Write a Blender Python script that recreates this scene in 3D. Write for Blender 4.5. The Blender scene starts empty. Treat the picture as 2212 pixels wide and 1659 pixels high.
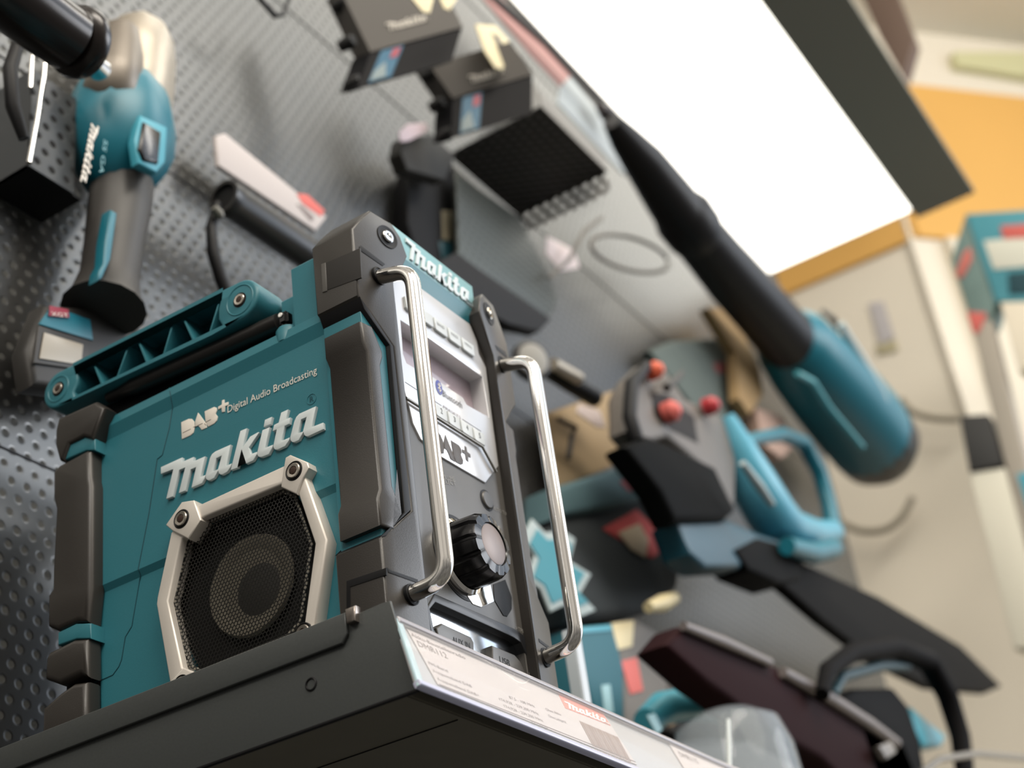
import bpy, bmesh, math, random
from mathutils import Vector, Matrix
random.seed(4)
SC = bpy.context.scene
COL = SC.collection

# ------------------------------------------------------------------ camera
FPX, CX, CY = 3323.0, 1106.0, 829.5
RM = Matrix(((0.53327675, -0.83620177, -0.12799417),
             (0.37874754, 0.37130346, -0.84775234),
             (0.75641669, 0.40360913, 0.51471687)))      # world -> lens axes (right, down, forward)
EYE = Vector((-.69055, -.47221, -.32843))
cd = bpy.data.cameras.new('camera'); cam = bpy.data.objects.new('camera', cd); COL.objects.link(cam)
cd.sensor_width = 36; cd.lens = FPX / 2212 * 36; cd.clip_start = .05; cd.clip_end = 60
r = RM
cam.matrix_world = Matrix.Translation(EYE) @ Matrix(((r[0][0], -r[1][0], -r[2][0]), (r[0][1], -r[1][1], -r[2][1]), (r[0][2], -r[1][2], -r[2][2]))).to_4x4()
cd.dof.use_dof = True; cd.dof.focus_distance = .97; cd.dof.aperture_fstop = 5.6
SC.camera = cam

# ------------------------------------------------------------------ world: a bright shop hall with daylight at its far windows
wd = bpy.data.worlds.new('hall'); SC.world = wd; wd.use_nodes = True
nt = wd.node_tree; N = nt.nodes; L = nt.links; N.clear()
def wn(t, **k):
    n = N.new(t)
    for a, b in k.items(): setattr(n, a, b)
    return n
geo = wn('ShaderNodeTexCoord'); sep = wn('ShaderNodeSeparateXYZ'); L.new(geo.outputs['Generated'], sep.inputs[0])
ramp = wn('ShaderNodeValToRGB'); mr = wn('ShaderNodeMapRange'); mr.inputs[1].default_value = -1; L.new(sep.outputs[2], mr.inputs[0]); L.new(mr.outputs[0], ramp.inputs[0])
e = ramp.color_ramp.elements
e[0].position = 0; e[0].color = (.22, .205, .175, 1)
e[1].position = 1; e[1].color = (1.0, .93, .82, 1)
for p, c in ((.42, (.27, .255, .235, 1)), (.52, (.48, .45, .41, 1)), (.66, (.80, .74, .66, 1)), (.8, (1.1, 1.0, .9, 1))):
    x = e.new(p); x.color = c
def lobe(d, c0, c1, col, prev):
    v = Vector(d).normalized()
    dp = wn('ShaderNodeVectorMath', operation='DOT_PRODUCT'); dp.inputs[1].default_value = v; L.new(geo.outputs['Generated'], dp.inputs[0])
    m = wn('ShaderNodeMapRange', interpolation_type='SMOOTHSTEP'); m.inputs[1].default_value = c0; m.inputs[2].default_value = c1; L.new(dp.outputs['Value'], m.inputs[0])
    mx = wn('ShaderNodeMix', data_type='RGBA', blend_type='MIX'); L.new(m.outputs[0], mx.inputs[0]); L.new(prev, mx.inputs[6]); mx.inputs[7].default_value = (*col, 1)
    return mx.outputs[2]
out = ramp.outputs[0]
no = wn('ShaderNodeTexVoronoi'); no.inputs['Scale'].default_value = 4.5; L.new(geo.outputs['Generated'], no.inputs[0])
hs = wn('ShaderNodeMix', data_type='RGBA', blend_type='MULTIPLY'); hs.inputs[0].default_value = .55
L.new(out, hs.inputs[6])
bw = wn('ShaderNodeRGBToBW'); L.new(no.outputs['Color'], bw.inputs[0]); L.new(bw.outputs[0], hs.inputs[7]); out = hs.outputs[2]
out = lobe((.80, -.40, .45), .80, .90, (1.75, 2.0, 2.35), out)       # windows
out = lobe((-.2, -.7, .75), .93, .955, (5.5, 5.0, 4.3), out)        # ceiling lamps
out = lobe((-.75, -.25, .75), .975, .985, (5.5, 5.0, 4.3), out)
bg = wn('ShaderNodeBackground'); bg.inputs[1].default_value = .85; L.new(out, bg.inputs[0])
wo = wn('ShaderNodeOutputWorld'); L.new(bg.outputs[0], wo.inputs[0])

def area(name, loc, to, sx, sy, power, col):
    d = bpy.data.lights.new(name, 'AREA'); d.shape = 'RECTANGLE'; d.size = sx; d.size_y = sy; d.energy = power; d.color = col
    o = bpy.data.objects.new(name, d); COL.objects.link(o); o.location = loc
    o.rotation_euler = (Vector(to) - Vector(loc)).to_track_quat('-Z', 'Y').to_euler(); return o
area('hall_ceiling_lamp', (-.6, -1.6, 2.6), (0, 0, .2), 2.0, .5, 46, (1, .93, .82))
area('left_fill_light', (-2.2, -.7, 2.1), (.6, .2, .7), 1.2, .6, 30, (1, .95, .87))  # added fill that brightens the left-facing sides, not a fitting of the hall
area('hall_window_light', (3.0, -3.2, 1.6), (0.2, 0, .2), 2.0, 1.6, 76, (.95, .97, 1))
area('far_wall_fill', (1.6, -1.3, 2.7), (3.2, .6, 1.2), 1.2, .5, 25, (1, .95, .87))  # added fill to lift the far wall

vs = SC.view_settings; vs.view_transform = 'Standard'; vs.look = 'None'; vs.exposure = 0.0; vs.gamma = 1; vs.use_curve_mapping = False

# ------------------------------------------------------------------ helpers
def ray(px, py):
    return RM.transposed() @ Vector(((px - CX) / FPX, (py - CY) / FPX, 1))
def on(px, py, ax, val):
    d = ray(px, py); return EYE + d * ((val - EYE[ax]) / d[ax])
def onplane(px, py, o, n):
    d = ray(px, py); return EYE + d * ((Vector(o) - EYE).dot(n) / d.dot(n))
def depth(p): return (RM @ (Vector(p) - EYE)).z
def lin(c):
    return tuple((x / 12.92 if x <= .04045 else ((x + .055) / 1.055) ** 2.4) for x in [v / 255 for v in c])
MATS = {}
def mat(name, rgb, rough=.5, metal=0, spec=.5, coat=0, noise=0, bump=0, scale=300, alpha=1, emit=0, trans=0, ior=1.45):
    if name in MATS: return MATS[name]
    m = bpy.data.materials.new(name); m.use_nodes = True; t = m.node_tree; b = t.nodes['Principled BSDF']
    c = lin(rgb)
    b.inputs['Base Color'].default_value = (*c, 1); b.inputs['Roughness'].default_value = rough; b.inputs['Metallic'].default_value = metal
    b.inputs['Specular IOR Level'].default_value = spec; b.inputs['Coat Weight'].default_value = coat; b.inputs['Coat Roughness'].default_value = .15
    b.inputs['IOR'].default_value = ior; b.inputs['Transmission Weight'].default_value = trans; b.inputs['Alpha'].default_value = alpha
    if emit: b.inputs['Emission Color'].default_value = (*c, 1); b.inputs['Emission Strength'].default_value = emit
    if noise or bump:
        tc = t.nodes.new('ShaderNodeTexCoord'); n = t.nodes.new('ShaderNodeTexNoise'); n.inputs['Scale'].default_value = scale; n.inputs['Detail'].default_value = 3
        t.links.new(tc.outputs['Object'], n.inputs['Vector'])
        if noise:
            mx = t.nodes.new('ShaderNodeMix'); mx.data_type = 'RGBA'; mx.inputs[6].default_value = (*[x * (1 - noise) for x in c], 1); mx.inputs[7].default_value = (*[min(1, x * (1 + noise)) for x in c], 1)
            t.links.new(n.outputs['Fac'], mx.inputs[0]); t.links.new(mx.outputs[2], b.inputs['Base Color'])
        if bump:
            bp = t.nodes.new('ShaderNodeBump'); bp.inputs['Strength'].default_value = bump; bp.inputs['Distance'].default_value = .0003
            t.links.new(n.outputs['Fac'], bp.inputs['Height']); t.links.new(bp.outputs[0], b.inputs['Normal'])
    MATS[name] = m; return m
def dotmat(name, rgb, hole, a, bx, pitch, rad, metal=.8, rough=.3, see=False, hexa=True, dimple=.4, soft=.12):
    """sheet metal with staggered round holes; a, bx = object axes in the sheet"""
    m = bpy.data.materials.new(name); m.use_nodes = True; t = m.node_tree; n = t.nodes; l = t.links; b = n['Principled BSDF']
    b.inputs['Metallic'].default_value = metal; b.inputs['Roughness'].default_value = rough
    tc = n.new('ShaderNodeTexCoord'); sp = n.new('ShaderNodeSeparateXYZ'); l.new(tc.outputs['Object'], sp.inputs[0])
    def M(op, x, y=None, z=None):
        k = n.new('ShaderNodeMath'); k.operation = op
        for i, v in enumerate((x, y, z)):
            if v is None: continue
            if isinstance(v, (int, float)): k.inputs[i].default_value = v
            else: l.new(v, k.inputs[i])
        return k.outputs[0]
    px, py = pitch, pitch * (math.sqrt(3) if hexa else 1)
    ds = []
    for off in (0, .5):
        u = M('MULTIPLY', M('SUBTRACT', M('FRACT', M('ADD', M('DIVIDE', sp.outputs[a], px), off + 50)), .5), px)
        v = M('MULTIPLY', M('SUBTRACT', M('FRACT', M('ADD', M('DIVIDE', sp.outputs[bx], py), off + 50)), .5), py)
        ds.append(M('SQRT', M('ADD', M('MULTIPLY', u, u), M('MULTIPLY', v, v))))
    d = M('MINIMUM', *ds)
    mr = n.new('ShaderNodeMapRange'); mr.interpolation_type = 'SMOOTHSTEP'; mr.inputs[1].default_value = rad * (1 - soft); mr.inputs[2].default_value = rad * (1 + soft); mr.inputs[3].default_value = 1; mr.inputs[4].default_value = 0
    l.new(d, mr.inputs[0])
    mx = n.new('ShaderNodeMix'); mx.data_type = 'RGBA'; l.new(mr.outputs[0], mx.inputs[0]); mx.inputs[6].default_value = (*lin(rgb), 1); mx.inputs[7].default_value = (*lin(hole), 1); l.new(mx.outputs[2], b.inputs['Base Color'])
    if see:
        inv = M('SUBTRACT', 1, mr.outputs[0]); l.new(inv, b.inputs['Alpha'])
    else:
        l.new(M('MULTIPLY', M('SUBTRACT', 1, mr.outputs[0]), metal), b.inputs['Metallic'])
        l.new(M('ADD', M('MULTIPLY', mr.outputs[0], .5), rough), b.inputs['Roughness'])
    if dimple:
        h = n.new('ShaderNodeMapRange'); h.interpolation_type = 'SMOOTHSTEP'; h.inputs[1].default_value = rad * .6; h.inputs[2].default_value = rad * 1.8; l.new(d, h.inputs[0])
        bp = n.new('ShaderNodeBump'); bp.inputs['Strength'].default_value = dimple; bp.inputs['Distance'].default_value = .002; l.new(h.outputs[0], bp.inputs['Height']); l.new(bp.outputs[0], b.inputs['Normal'])
    return m

def label(o, lab, cat, group=None):
    o['label'] = lab; o['category'] = cat
    if group: o['group'] = group
    return o
def structure(o): o['kind'] = 'structure'; return o
def thing(name, lab, cat, loc, group=None):
    o = bpy.data.objects.new(name, None); COL.objects.link(o); o.location = loc; o.empty_display_size = .02
    return label(o, lab, cat, group)
INV = {}
def link(name, me, m, parent=None, smooth=False):
    o = bpy.data.objects.new(name, me); COL.objects.link(o)
    me.materials.clear(); me.materials.append(m)
    if smooth:
        for p in me.polygons: p.use_smooth = True
        if smooth is not True: me.set_sharp_from_angle(angle=math.radians(smooth))
    if parent:
        o.parent = parent
        if parent.type == 'EMPTY': o.matrix_parent_inverse = Matrix.Translation(-parent.location)
    return o
class Frame:
    """local (u, v, w) -> world; w points out of the face"""
    def __init__(s, o, u, v): s.o = Vector(o); s.u = Vector(u).normalized(); s.v = Vector(v).normalized(); s.w = s.u.cross(s.v).normalized(); s.v = s.w.cross(s.u)
    def M(s): return Matrix(((s.u.x, s.v.x, s.w.x, s.o.x), (s.u.y, s.v.y, s.w.y, s.o.y), (s.u.z, s.v.z, s.w.z, s.o.z), (0, 0, 0, 1)))
    def at(s, p, w=0):
        q = onplane(p[0], p[1], s.o + s.w * w, s.w) - s.o; return (q.dot(s.u), q.dot(s.v))
    def pts(s, l, w=0): return [s.at(p, w) for p in l]
    def world(s, u, v, w=0): return s.o + s.u * u + s.v * v + s.w * w
SIDE = Frame((0, 0, 0), (0, -1, 0), (0, 0, 1))     # faces -X
FRONT = Frame((0, 0, 0), (1, 0, 0), (0, 0, 1))     # faces -Y
def prism_mesh(loops, w0, w1, bev, M, seg=2):
    c = bpy.data.curves.new('c', 'CURVE'); c.dimensions = '2D'; c.fill_mode = 'BOTH'; c.resolution_u = 6
    for lp in loops:
        s = c.splines.new('POLY'); s.points.add(len(lp) - 1); s.use_cyclic_u = True
        for q, p in zip(s.points, lp): q.co = (p[0], p[1], 0, 1)
    h = abs(w1 - w0) / 2; bev = min(bev, h * .98)
    c.extrude = h - bev; c.bevel_depth = bev; c.bevel_resolution = seg; c.offset = -bev
    o = bpy.data.objects.new('c', c); COL.objects.link(o)
    me = bpy.data.meshes.new_from_object(o); bpy.data.objects.remove(o); bpy.data.curves.remove(c)
    me.transform(Matrix.Translation((0, 0, (w0 + w1) / 2))); me.transform(M)
    bm = bmesh.new(); bm.from_mesh(me); bmesh.ops.remove_doubles(bm, verts=bm.verts, dist=1e-6); bmesh.ops.recalc_face_normals(bm, faces=bm.faces); bm.to_mesh(me); bm.free()
    return me
def prism(name, fr, loops, w0, w1, m, parent=None, bev=.0008, px=True, wt=None, smooth=35):
    if not isinstance(loops[0][0], (tuple, list)): loops = [loops]
    if px: loops = [fr.pts(l, w1 if wt is None else wt) for l in loops]
    return link(name, prism_mesh(loops, w0, w1, bev, fr.M()), m, parent, smooth)
def box(name, lo, hi, m, parent=None, bev=0):
    bm = bmesh.new(); bmesh.ops.create_cube(bm, size=1)
    lo = Vector(lo); hi = Vector(hi)
    for v in bm.verts: v.co = Vector((lo[i] + (v.co[i] + .5) * (hi[i] - lo[i]) for i in range(3)))
    if bev: bmesh.ops.bevel(bm, geom=bm.edges[:], offset=bev, segments=2, affect='EDGES', clamp_overlap=True)
    me = bpy.data.meshes.new(name); bm.to_mesh(me); bm.free(); return link(name, me, m, parent, 35 if bev else False)
def join(name, meshes, m, parent=None, smooth=35):
    bm = bmesh.new()
    for me in meshes: bm.from_mesh(me)
    me = bpy.data.meshes.new(name); bm.to_mesh(me); bm.free(); return link(name, me, m, parent, smooth)
def hexa_mesh(V):
    me = bpy.data.meshes.new('h'); me.from_pydata([tuple(v) for v in V], [], [(0, 1, 2, 3), (7, 6, 5, 4), (0, 4, 5, 1), (1, 5, 6, 2), (2, 6, 7, 3), (3, 7, 4, 0)])
    bm = bmesh.new(); bm.from_mesh(me); bmesh.ops.recalc_face_normals(bm, faces=bm.faces); bm.to_mesh(me); bm.free(); return me
def smooth_path(P, rad, n=6):
    P = [Vector(p) for p in P]; out = [P[0]]
    for i in range(1, len(P) - 1):
        a = (P[i - 1] - P[i]); b = (P[i + 1] - P[i]); k = min(rad, a.length * .49, b.length * .49)
        A = P[i] + a.normalized() * k; B = P[i] + b.normalized() * k
        for j in range(n + 1):
            t = j / n; out.append(A * (1 - t) ** 2 + P[i] * 2 * t * (1 - t) + B * t * t)
    return out + [P[-1]]
def tube_mesh(P, R, seg=16, flat=1, up=None):
    P = [Vector(p) for p in P]
    if isinstance(R, (int, float)): R = [R] * len(P)
    bm = bmesh.new(); T = []
    for i in range(len(P)):
        T.append((P[min(i + 1, len(P) - 1)] - P[max(i - 1, 0)]).normalized())
    a = Vector(up) if up else (Vector((0, 0, 1)) if abs(T[0].z) < .9 else Vector((1, 0, 0)))
    nrm = (a - T[0] * a.dot(T[0])).normalized(); rings = []
    for i, p in enumerate(P):
        nrm = (nrm - T[i] * nrm.dot(T[i])).normalized(); bn = T[i].cross(nrm)
        rings.append([bm.verts.new(p + (nrm * math.cos(2 * math.pi * k / seg) + bn * math.sin(2 * math.pi * k / seg) * flat) * R[i]) for k in range(seg)])
    for i in range(len(P) - 1):
        for k in range(seg):
            bm.faces.new((rings[i][k], rings[i][(k + 1) % seg], rings[i + 1][(k + 1) % seg], rings[i + 1][k]))
    bm.faces.new(rings[0][::-1]); bm.faces.new(rings[-1]); bmesh.ops.recalc_face_normals(bm, faces=bm.faces)
    me = bpy.data.meshes.new('t'); bm.to_mesh(me); bm.free(); return me
def tube(name, P, R, m, parent=None, seg=16, flat=1, up=None, smooth=50):
    return link(name, tube_mesh(P, R, seg, flat, up), m, parent, smooth)
def lathe_mesh(o, axis, prof, seg=40, fn=None):
    """prof: (radius, height along axis)"""
    w = Vector(axis).normalized(); a = Vector((0, 0, 1)) if abs(w.z) < .9 else Vector((1, 0, 0)); u = w.cross(a).normalized(); v = w.cross(u); o = Vector(o)
    bm = bmesh.new(); R = []
    for i, (r_, h) in enumerate(prof):
        R.append([bm.verts.new(o + w * h + (u * math.cos(2 * math.pi * k / seg) + v * math.sin(2 * math.pi * k / seg)) * (r_ * (fn(k, i) if fn else 1))) for k in range(seg)])
    for i in range(len(prof) - 1):
        for k in range(seg): bm.faces.new((R[i][k], R[i][(k + 1) % seg], R[i + 1][(k + 1) % seg], R[i + 1][k]))
    if prof[0][0] > 1e-5: bm.faces.new(R[0])
    if prof[-1][0] > 1e-5: bm.faces.new(R[-1][::-1])
    bmesh.ops.remove_doubles(bm, verts=bm.verts, dist=1e-6); bmesh.ops.recalc_face_normals(bm, faces=bm.faces)
    me = bpy.data.meshes.new('l'); bm.to_mesh(me); bm.free(); return me
def lathe(name, o, axis, prof, m, parent=None, seg=40, fn=None, smooth=35): return link(name, lathe_mesh(o, axis, prof, seg, fn), m, parent, smooth)
def circ(u, v, r_, n=32, a0=0): return [(u + r_ * math.cos(a0 + 2 * math.pi * i / n), v + r_ * math.sin(a0 + 2 * math.pi * i / n)) for i in range(n)]
def text(s, fr, p0, p1, hgt, w, m, parent, px=True, th=.0002, name='lettering', bold=0, shear=0):
    """baseline from p0 to p1, cap height hgt metres"""
    a = fr.at(p0, w) if px else p0; b = fr.at(p1, w) if px else p1
    c = bpy.data.curves.new('t', 'FONT'); c.body = s; c.size = 1; c.fill_mode = 'BOTH'; c.extrude = 0; c.resolution_u = 3; c.offset = bold; c.shear = shear
    o = bpy.data.objects.new('t', c); COL.objects.link(o); me = bpy.data.meshes.new_from_object(o); bpy.data.objects.remove(o); bpy.data.curves.remove(c)
    xs = [v.co.x for v in me.vertices]; x0, x1 = min(xs), max(xs)
    d = Vector((b[0] - a[0], b[1] - a[1])); k = d.length / (x1 - x0); d.normalize(); n = Vector((-d.y, d.x)); sy = hgt / .70
    for v in me.vertices:
        q = Vector(a) + d * ((v.co.x - x0) * k) + n * (v.co.y * sy); v.co = (q.x, q.y, w + th)
    me.transform(fr.M()); return link(name, me, m, parent)

# ---- brand lettering, traced once in the side face
A0 = lambda l: [(340 + x / 7.215, 860 + y / 7.215) for x, y in l]
B0 = lambda l: [(510 + x / 8.295, 850 + y / 8.295) for x, y in l]
LOGO_PX = [
 A0([(52, 1075), (385, 922), (377, 995), (562, 915), (550, 988), (742, 905), (665, 1228), (748, 1195), (738, 1240), (690, 1325), (528, 1395), (600, 1075), (515, 1110), (430, 1440), (330, 1480), (430, 1080), (335, 1120), (235, 1530), (135, 1570), (245, 1105), (52, 1180)]),
 A0([(1140, 722), (900, 830), (850, 870), (818, 930), (748, 1200), (752, 1250), (775, 1275), (810, 1278), (880, 1240), (945, 1130), (955, 1170), (980, 1188), (1010, 1188), (1085, 1145), (1145, 1060), (1160, 1015), (1068, 1055)]),
 A0([(915, 935), (1000, 895), (943, 1105), (862, 1145)]),
 B0([(75, 668), (192, 620), (108, 975), (250, 770), (395, 690), (410, 700), (225, 965), (258, 1085), (375, 1043), (372, 1085), (300, 1200), (175, 1255), (98, 1020), (27, 1325), (-100, 1370)]),
 B0([(470, 655), (600, 600), (512, 975), (660, 915), (650, 960), (580, 1085), (445, 1138), (400, 1130), (378, 1100), (380, 1040)]),
 B0([(515, 470), (640, 415), (610, 550), (490, 600)]),
 B0([(805, 340), (930, 283), (890, 460), (970, 425), (950, 540), (865, 580), (805, 850), (960, 785), (950, 830), (875, 940), (740, 1003), (690, 1000), (665, 960), (670, 910), (725, 645), (650, 675), (680, 560), (760, 520)]),
 B0([(1430, 225), (1130, 360), (1075, 420), (1040, 500), (968, 780), (970, 830), (1000, 868), (1040, 870), (1120, 830), (1205, 690), (1215, 735), (1240, 762), (1285, 765), (1565, 635), (1555, 520), (1350, 600)]),
 B0([(1160, 465), (1260, 420), (1195, 680), (1102, 712)])]
DAB_PX = [
 A0([(335, 358), (450, 305), (500, 305), (535, 345), (545, 440), (525, 520), (480, 560), (345, 620)]),
 A0([(598, 208), (722, 372), (735, 440), (655, 475), (620, 430), (600, 410), (550, 425), (552, 345)]),
 A0([(700, 188), (850, 118), (885, 130), (890, 180), (870, 225), (905, 270), (890, 330), (850, 375), (755, 425), (718, 365)]),
 A0([(972, 15), (1005, 2), (1008, 60), (1070, 38), (1068, 85), (1018, 108), (1012, 190), (970, 202), (965, 130), (910, 158), (910, 115), (968, 82)])]
def norm(loops):
    P = [SIDE.pts(l, -.004) for l in loops]
    xs = [p[0] for l in P for p in l]; ys = [p[1] for l in P for p in l]
    x0, x1, y0, y1 = min(xs), max(xs), min(ys), max(ys)
    return [[((x - x0) / (x1 - x0), (y - y0) / (x1 - x0)) for x, y in l] for l in P], (y1 - y0) / (x1 - x0), (x0, y0, x1 - x0)
LOGO, LOGO_R, LOGO_SIDE = norm(LOGO_PX)
DAB, DAB_R, DAB_SIDE = norm(DAB_PX)
def stamp(name, loops, fr, a, b, hgt, w0, w1, m, parent, bev=.0003):
    """place normalised lettering with its lower left at a and lower right at b (local), hgt = height"""
    d = Vector((b[0] - a[0], b[1] - a[1])); k = d.length; d.normalize(); n = Vector((-d.y, d.x))
    r0 = max(p[1] for l in loops for p in l)
    Lp = [[tuple(Vector(a) + d * (p[0] * k) + n * (p[1] / r0 * hgt)) for p in l] for l in loops]
    return link(name, prism_mesh(Lp, w0, w1, bev, fr.M(), 1), m, parent, 35)

# ------------------------------------------------------------------ materials
TEAL = mat('teal plastic', (44, 108, 120), .42, spec=.5, noise=.06, bump=.15, scale=900)
TEAL_DK = mat('deep teal plastic', (14, 62, 72), .5)
RUBBER = mat('black brown rubber', (46, 43, 40), .36, spec=.55, noise=.06, bump=.2, scale=1200)
GREY = mat('grey plastic', (80, 78, 75), .38, spec=.5, noise=.04, bump=.1, scale=1200)
BLACK = mat('black plastic', (18, 18, 20), .5, spec=.25)
BLACKG = mat('gloss black plastic', (14, 14, 15), .2)
SILVER = mat('silver painted plastic', (208, 202, 194), .36, metal=.25, noise=.02, scale=800)
PLATE = mat('satin display plate', (206, 206, 208), .22, metal=.25, spec=.7)
CHROME = mat('chrome', (228, 226, 222), .045, metal=1)
STEEL = mat('steel', (190, 182, 172), .22, metal=1, noise=.1, scale=400)
WHITE = mat('white print', (222, 216, 206), .5)
LOGOW = mat('pale logo plastic', (205, 214, 216), .35)
DARKPR = mat('dark print', (70, 62, 56), .5)
SHELFM = mat('dark grey shelf metal', (66, 69, 69), .36, metal=.15, noise=.1, bump=.15, scale=500)
TUBEB = mat('black tube', (26, 25, 26), .42, spec=.3)
TEALT = mat('tool teal', (22, 108, 126), .38)
TEALL = mat('light teal', (60, 150, 170), .4)
TOOLG = mat('tool dark grey', (58, 56, 54), .5)
MAGN = mat('magnesium housing', (175, 166, 152), .38, metal=.5, noise=.1, scale=60)
CARD = mat('white card', (188, 180, 178), .6)
RED = mat('red print', (206, 100, 92), .6)
CREAM = mat('cream card', (226, 212, 172), .6)
LCD = mat('grey lcd', (158, 150, 136), .25)

exec_order = []
# ------------------------------------------------------------------ setting
PEG = dotmat('perforated steel wall', (92, 92, 91), (70, 70, 67), 0, 2, .0156, .0028, metal=.85, rough=.34, dimple=.22)
wall = structure(box('wall_back', (-.9, .36, -1.2), (2.24, .372, 1.66), PEG))
for i, z in enumerate((-.1, .295, .69, 1.085, 1.48)):
    structure(box('trim_%d' % (i + 1), (-.9, .3592, z), (2.24, .3602, z + .0016), BLACK))
FARW = mat('cream wall paint', (228, 220, 204), .7)
YEL = mat('yellow wall paint', (222, 172, 94), .7)
YW = lambda z: z
structure(box('wall_far', (3.0, .158, -1.5), (3.06, 2.0, 2.9), FARW))
structure(box('ceiling', (1.2, -1.25, 2.9), (4.7, 2.0, 2.96), mat('white ceiling', (226, 220, 206), .8)))
pA = on(1789, 576, 0, 3.0); pB = on(1985, 515, 0, 3.0); pC = onplane(2100, 203, (3.0, .158, 0), Vector((1, 1.15, 0)).normalized())
structure(box('trim_6', (2.985, .150, pB.z), (2.999, 1.2, pC.z), YEL))
WR = Frame((3.0, .158, 0), (1.15, -1, 0), (0, 0, 1))       # second wall leads away from the corner; its outward face looks into the room
def wbox(name, u0, u1, z0, z1, w0, w1, m):
    return structure(prism(name, WR, [(u0, z0), (u1, z0), (u1, z1), (u0, z1)], w0, w1, m, None, .001, px=False))
wbox('wall_right', -.03, 1.75, -1.5, 2.9, -.08, 0, FARW)
wbox('trim_7', 0, 1.75, pB.z, pC.z, .0, .012, YEL)
wbox('trim_8', .07, .19, -1.5, pB.z - .01, 0, .03, mat('white paint', (222, 214, 196), .6))

# luminous canopy over the wall
can = thing('light_box_canopy', 'long white light box canopy with a dark grey rim above the perforated tool wall', 'lamp', (1.2, .2, 1.60))
box('diffuser', (.2, .012, 1.600), (2.155, .352, 1.606), mat('lit white diffuser', (255, 251, 240), .5, emit=3.2), can)
box('frame', (.15, -.122, 1.598), (2.19, .010, 1.612), mat('canopy grey', (128, 128, 120), .6, spec=.2), can)
box('housing', (.15, .012, 1.607), (2.17, .355, 1.70), FARW, can)

# ------------------------------------------------------------------ shelf
shelf = thing('wall_shelf', 'dark grey sheet metal wall shelf holding the teal jobsite radio', 'shelf', (.5, .17, -.028))
box('deck', (-.0095, -.012, -.0265), (1.25, .358, -.0012), mat('olive grey shelf underside', (100, 97, 86), .5, noise=.08, scale=40), shelf, .001)
Px = lambda l, X: SIDE.pts(l, X)
q = lambda p: SIDE.at(p, .012)
tp, bt = q((836, 1300)), q((900, 1489)); bk = -.358
prism('side_panel', SIDE, [(bk, bt[1]), bt, (tp[0] + .002, tp[1]), (tp[0] - .004, tp[1] + .0005), (tp[0] - .03, tp[1] - .0005), (bk, tp[1] - .002)], .0098, .0120, SHELFM, shelf, .0005, px=False)
lipz = q((750, 1326))[1]; li0 = q((742, 1393))[1]; lx = q((752, 1326))[0]
prism('side_lip', SIDE, [(bk, li0), (lx - .004, li0), (lx, li0 + .005), (lx, lipz), (bk, lipz)], .0124, .0150, SHELFM, shelf, .0008, px=False)
prism('lip_clip', SIDE, [(lx + .0012, lipz - .008), (lx + .0075, lipz - .008), (lx + .0085, lipz + .0012), (lx + .001, lipz + .0012)], .0100, .0165, mat('dull chrome', (150, 142, 136), .25, metal=.9), shelf, .001, px=False)
lathe('rivet', SIDE.world(*SIDE.at((672, 1478), .0122), .0119), (-1, 0, 0), [(.0042, 0), (.0042, .0006), (.0034, .001), (.0028, -.0001), (0, -.0004)], BLACK, shelf, 24)
for z_ in (bt[1] + .0006,):
    prism('bottom_seam', SIDE, [(bk, z_ - .0016), (bt[0], z_ - .0016), (bt[0], z_), (bk, z_)], .0090, .0121, BLACK, shelf, .0003, px=False)
tube('underside_fold', [(.05, -.008, -.0268), (.05, .35, -.0268)], .0004, BLACK, shelf, 6)
box('wall_bracket', (-.0095, .30, -.06), (.004, .358, -.0266), SHELFM, shelf, .001)

# ------------------------------------------------------------------ price rail
tilt = math.radians(20)
h0 = on(857, 1336, 1, -.0125)
HOLD = Frame(h0, (1, 0, 0), (0, math.sin(tilt), math.cos(tilt)))
rail = thing('price_rail', 'clear plastic price rail clipped along the front edge of the grey shelf', 'price holder', tuple(h0))
hb = HOLD.at((902, 1474))[1]; hx = HOLD.at((902, 1474))[0]
RX = 1.2
prism('backing_strip', HOLD, [(hx + .001, hb + .001), (RX, hb + .001), (RX, 0), (0.001, 0)], -.0030, -.0016, mat('grey holder backing', (168, 168, 170), .3), rail, .0003, px=False)
prism('top_bead', HOLD, [(0, -.0030), (RX, -.0030), (RX, .0012), (0, .0012)], -.0034, .0016, mat('grey clear plastic', (168, 166, 172), .15, alpha=.9), rail, .0012, px=False)
prism('bottom_bead', HOLD, [(hx, hb - .0022), (RX, hb - .0022), (RX, hb + .0015), (hx, hb + .0015)], -.0034, .0018, mat('lilac clear plastic', (196, 198, 222), .08, alpha=.85), rail, .001, px=False)
prism('clear_cover', HOLD, [(hx, hb), (RX, hb), (RX, 0), (0, 0)], .0006, .0010, mat('clear sheet', (255, 255, 255), .05, alpha=.10), rail, .0001, px=False)
prism('end_cap', HOLD, [(hx - .0005, hb - .002), (hx + .006, hb - .002), (.0045, 0), (-.0005, 0)], -.0014, .0003, mat('pale blue plastic', (176, 200, 208), .1), rail, .0002, px=False)
def holder_label(name, quad, lab):
    t = thing(name, lab, 'price tag', tuple(onplane(quad[3][0], quad[3][1], HOLD.o, HOLD.w)))
    prism('card', HOLD, quad, -.0013, -.0009, CARD, t, .0001, wt=-.0009); return t
W9 = -.0009
t1 = holder_label('price_tag', [(879, 1358), (1297, 1531), (1376, 1652), (946, 1478)], 'white price tag with red logo box and barcode in the rail below the radio')
GT = mat('grey print', (120, 108, 106), .6); BR = mat('brown grey print', (148, 128, 120), .6)
text('Akku-Baustellenradio', HOLD, (889, 1374), (1006, 1425), .0028, W9, GT, t1)
text('DMR112', HOLD, (905, 1396), (968, 1424), .0046, W9, GT, t1)
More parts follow.
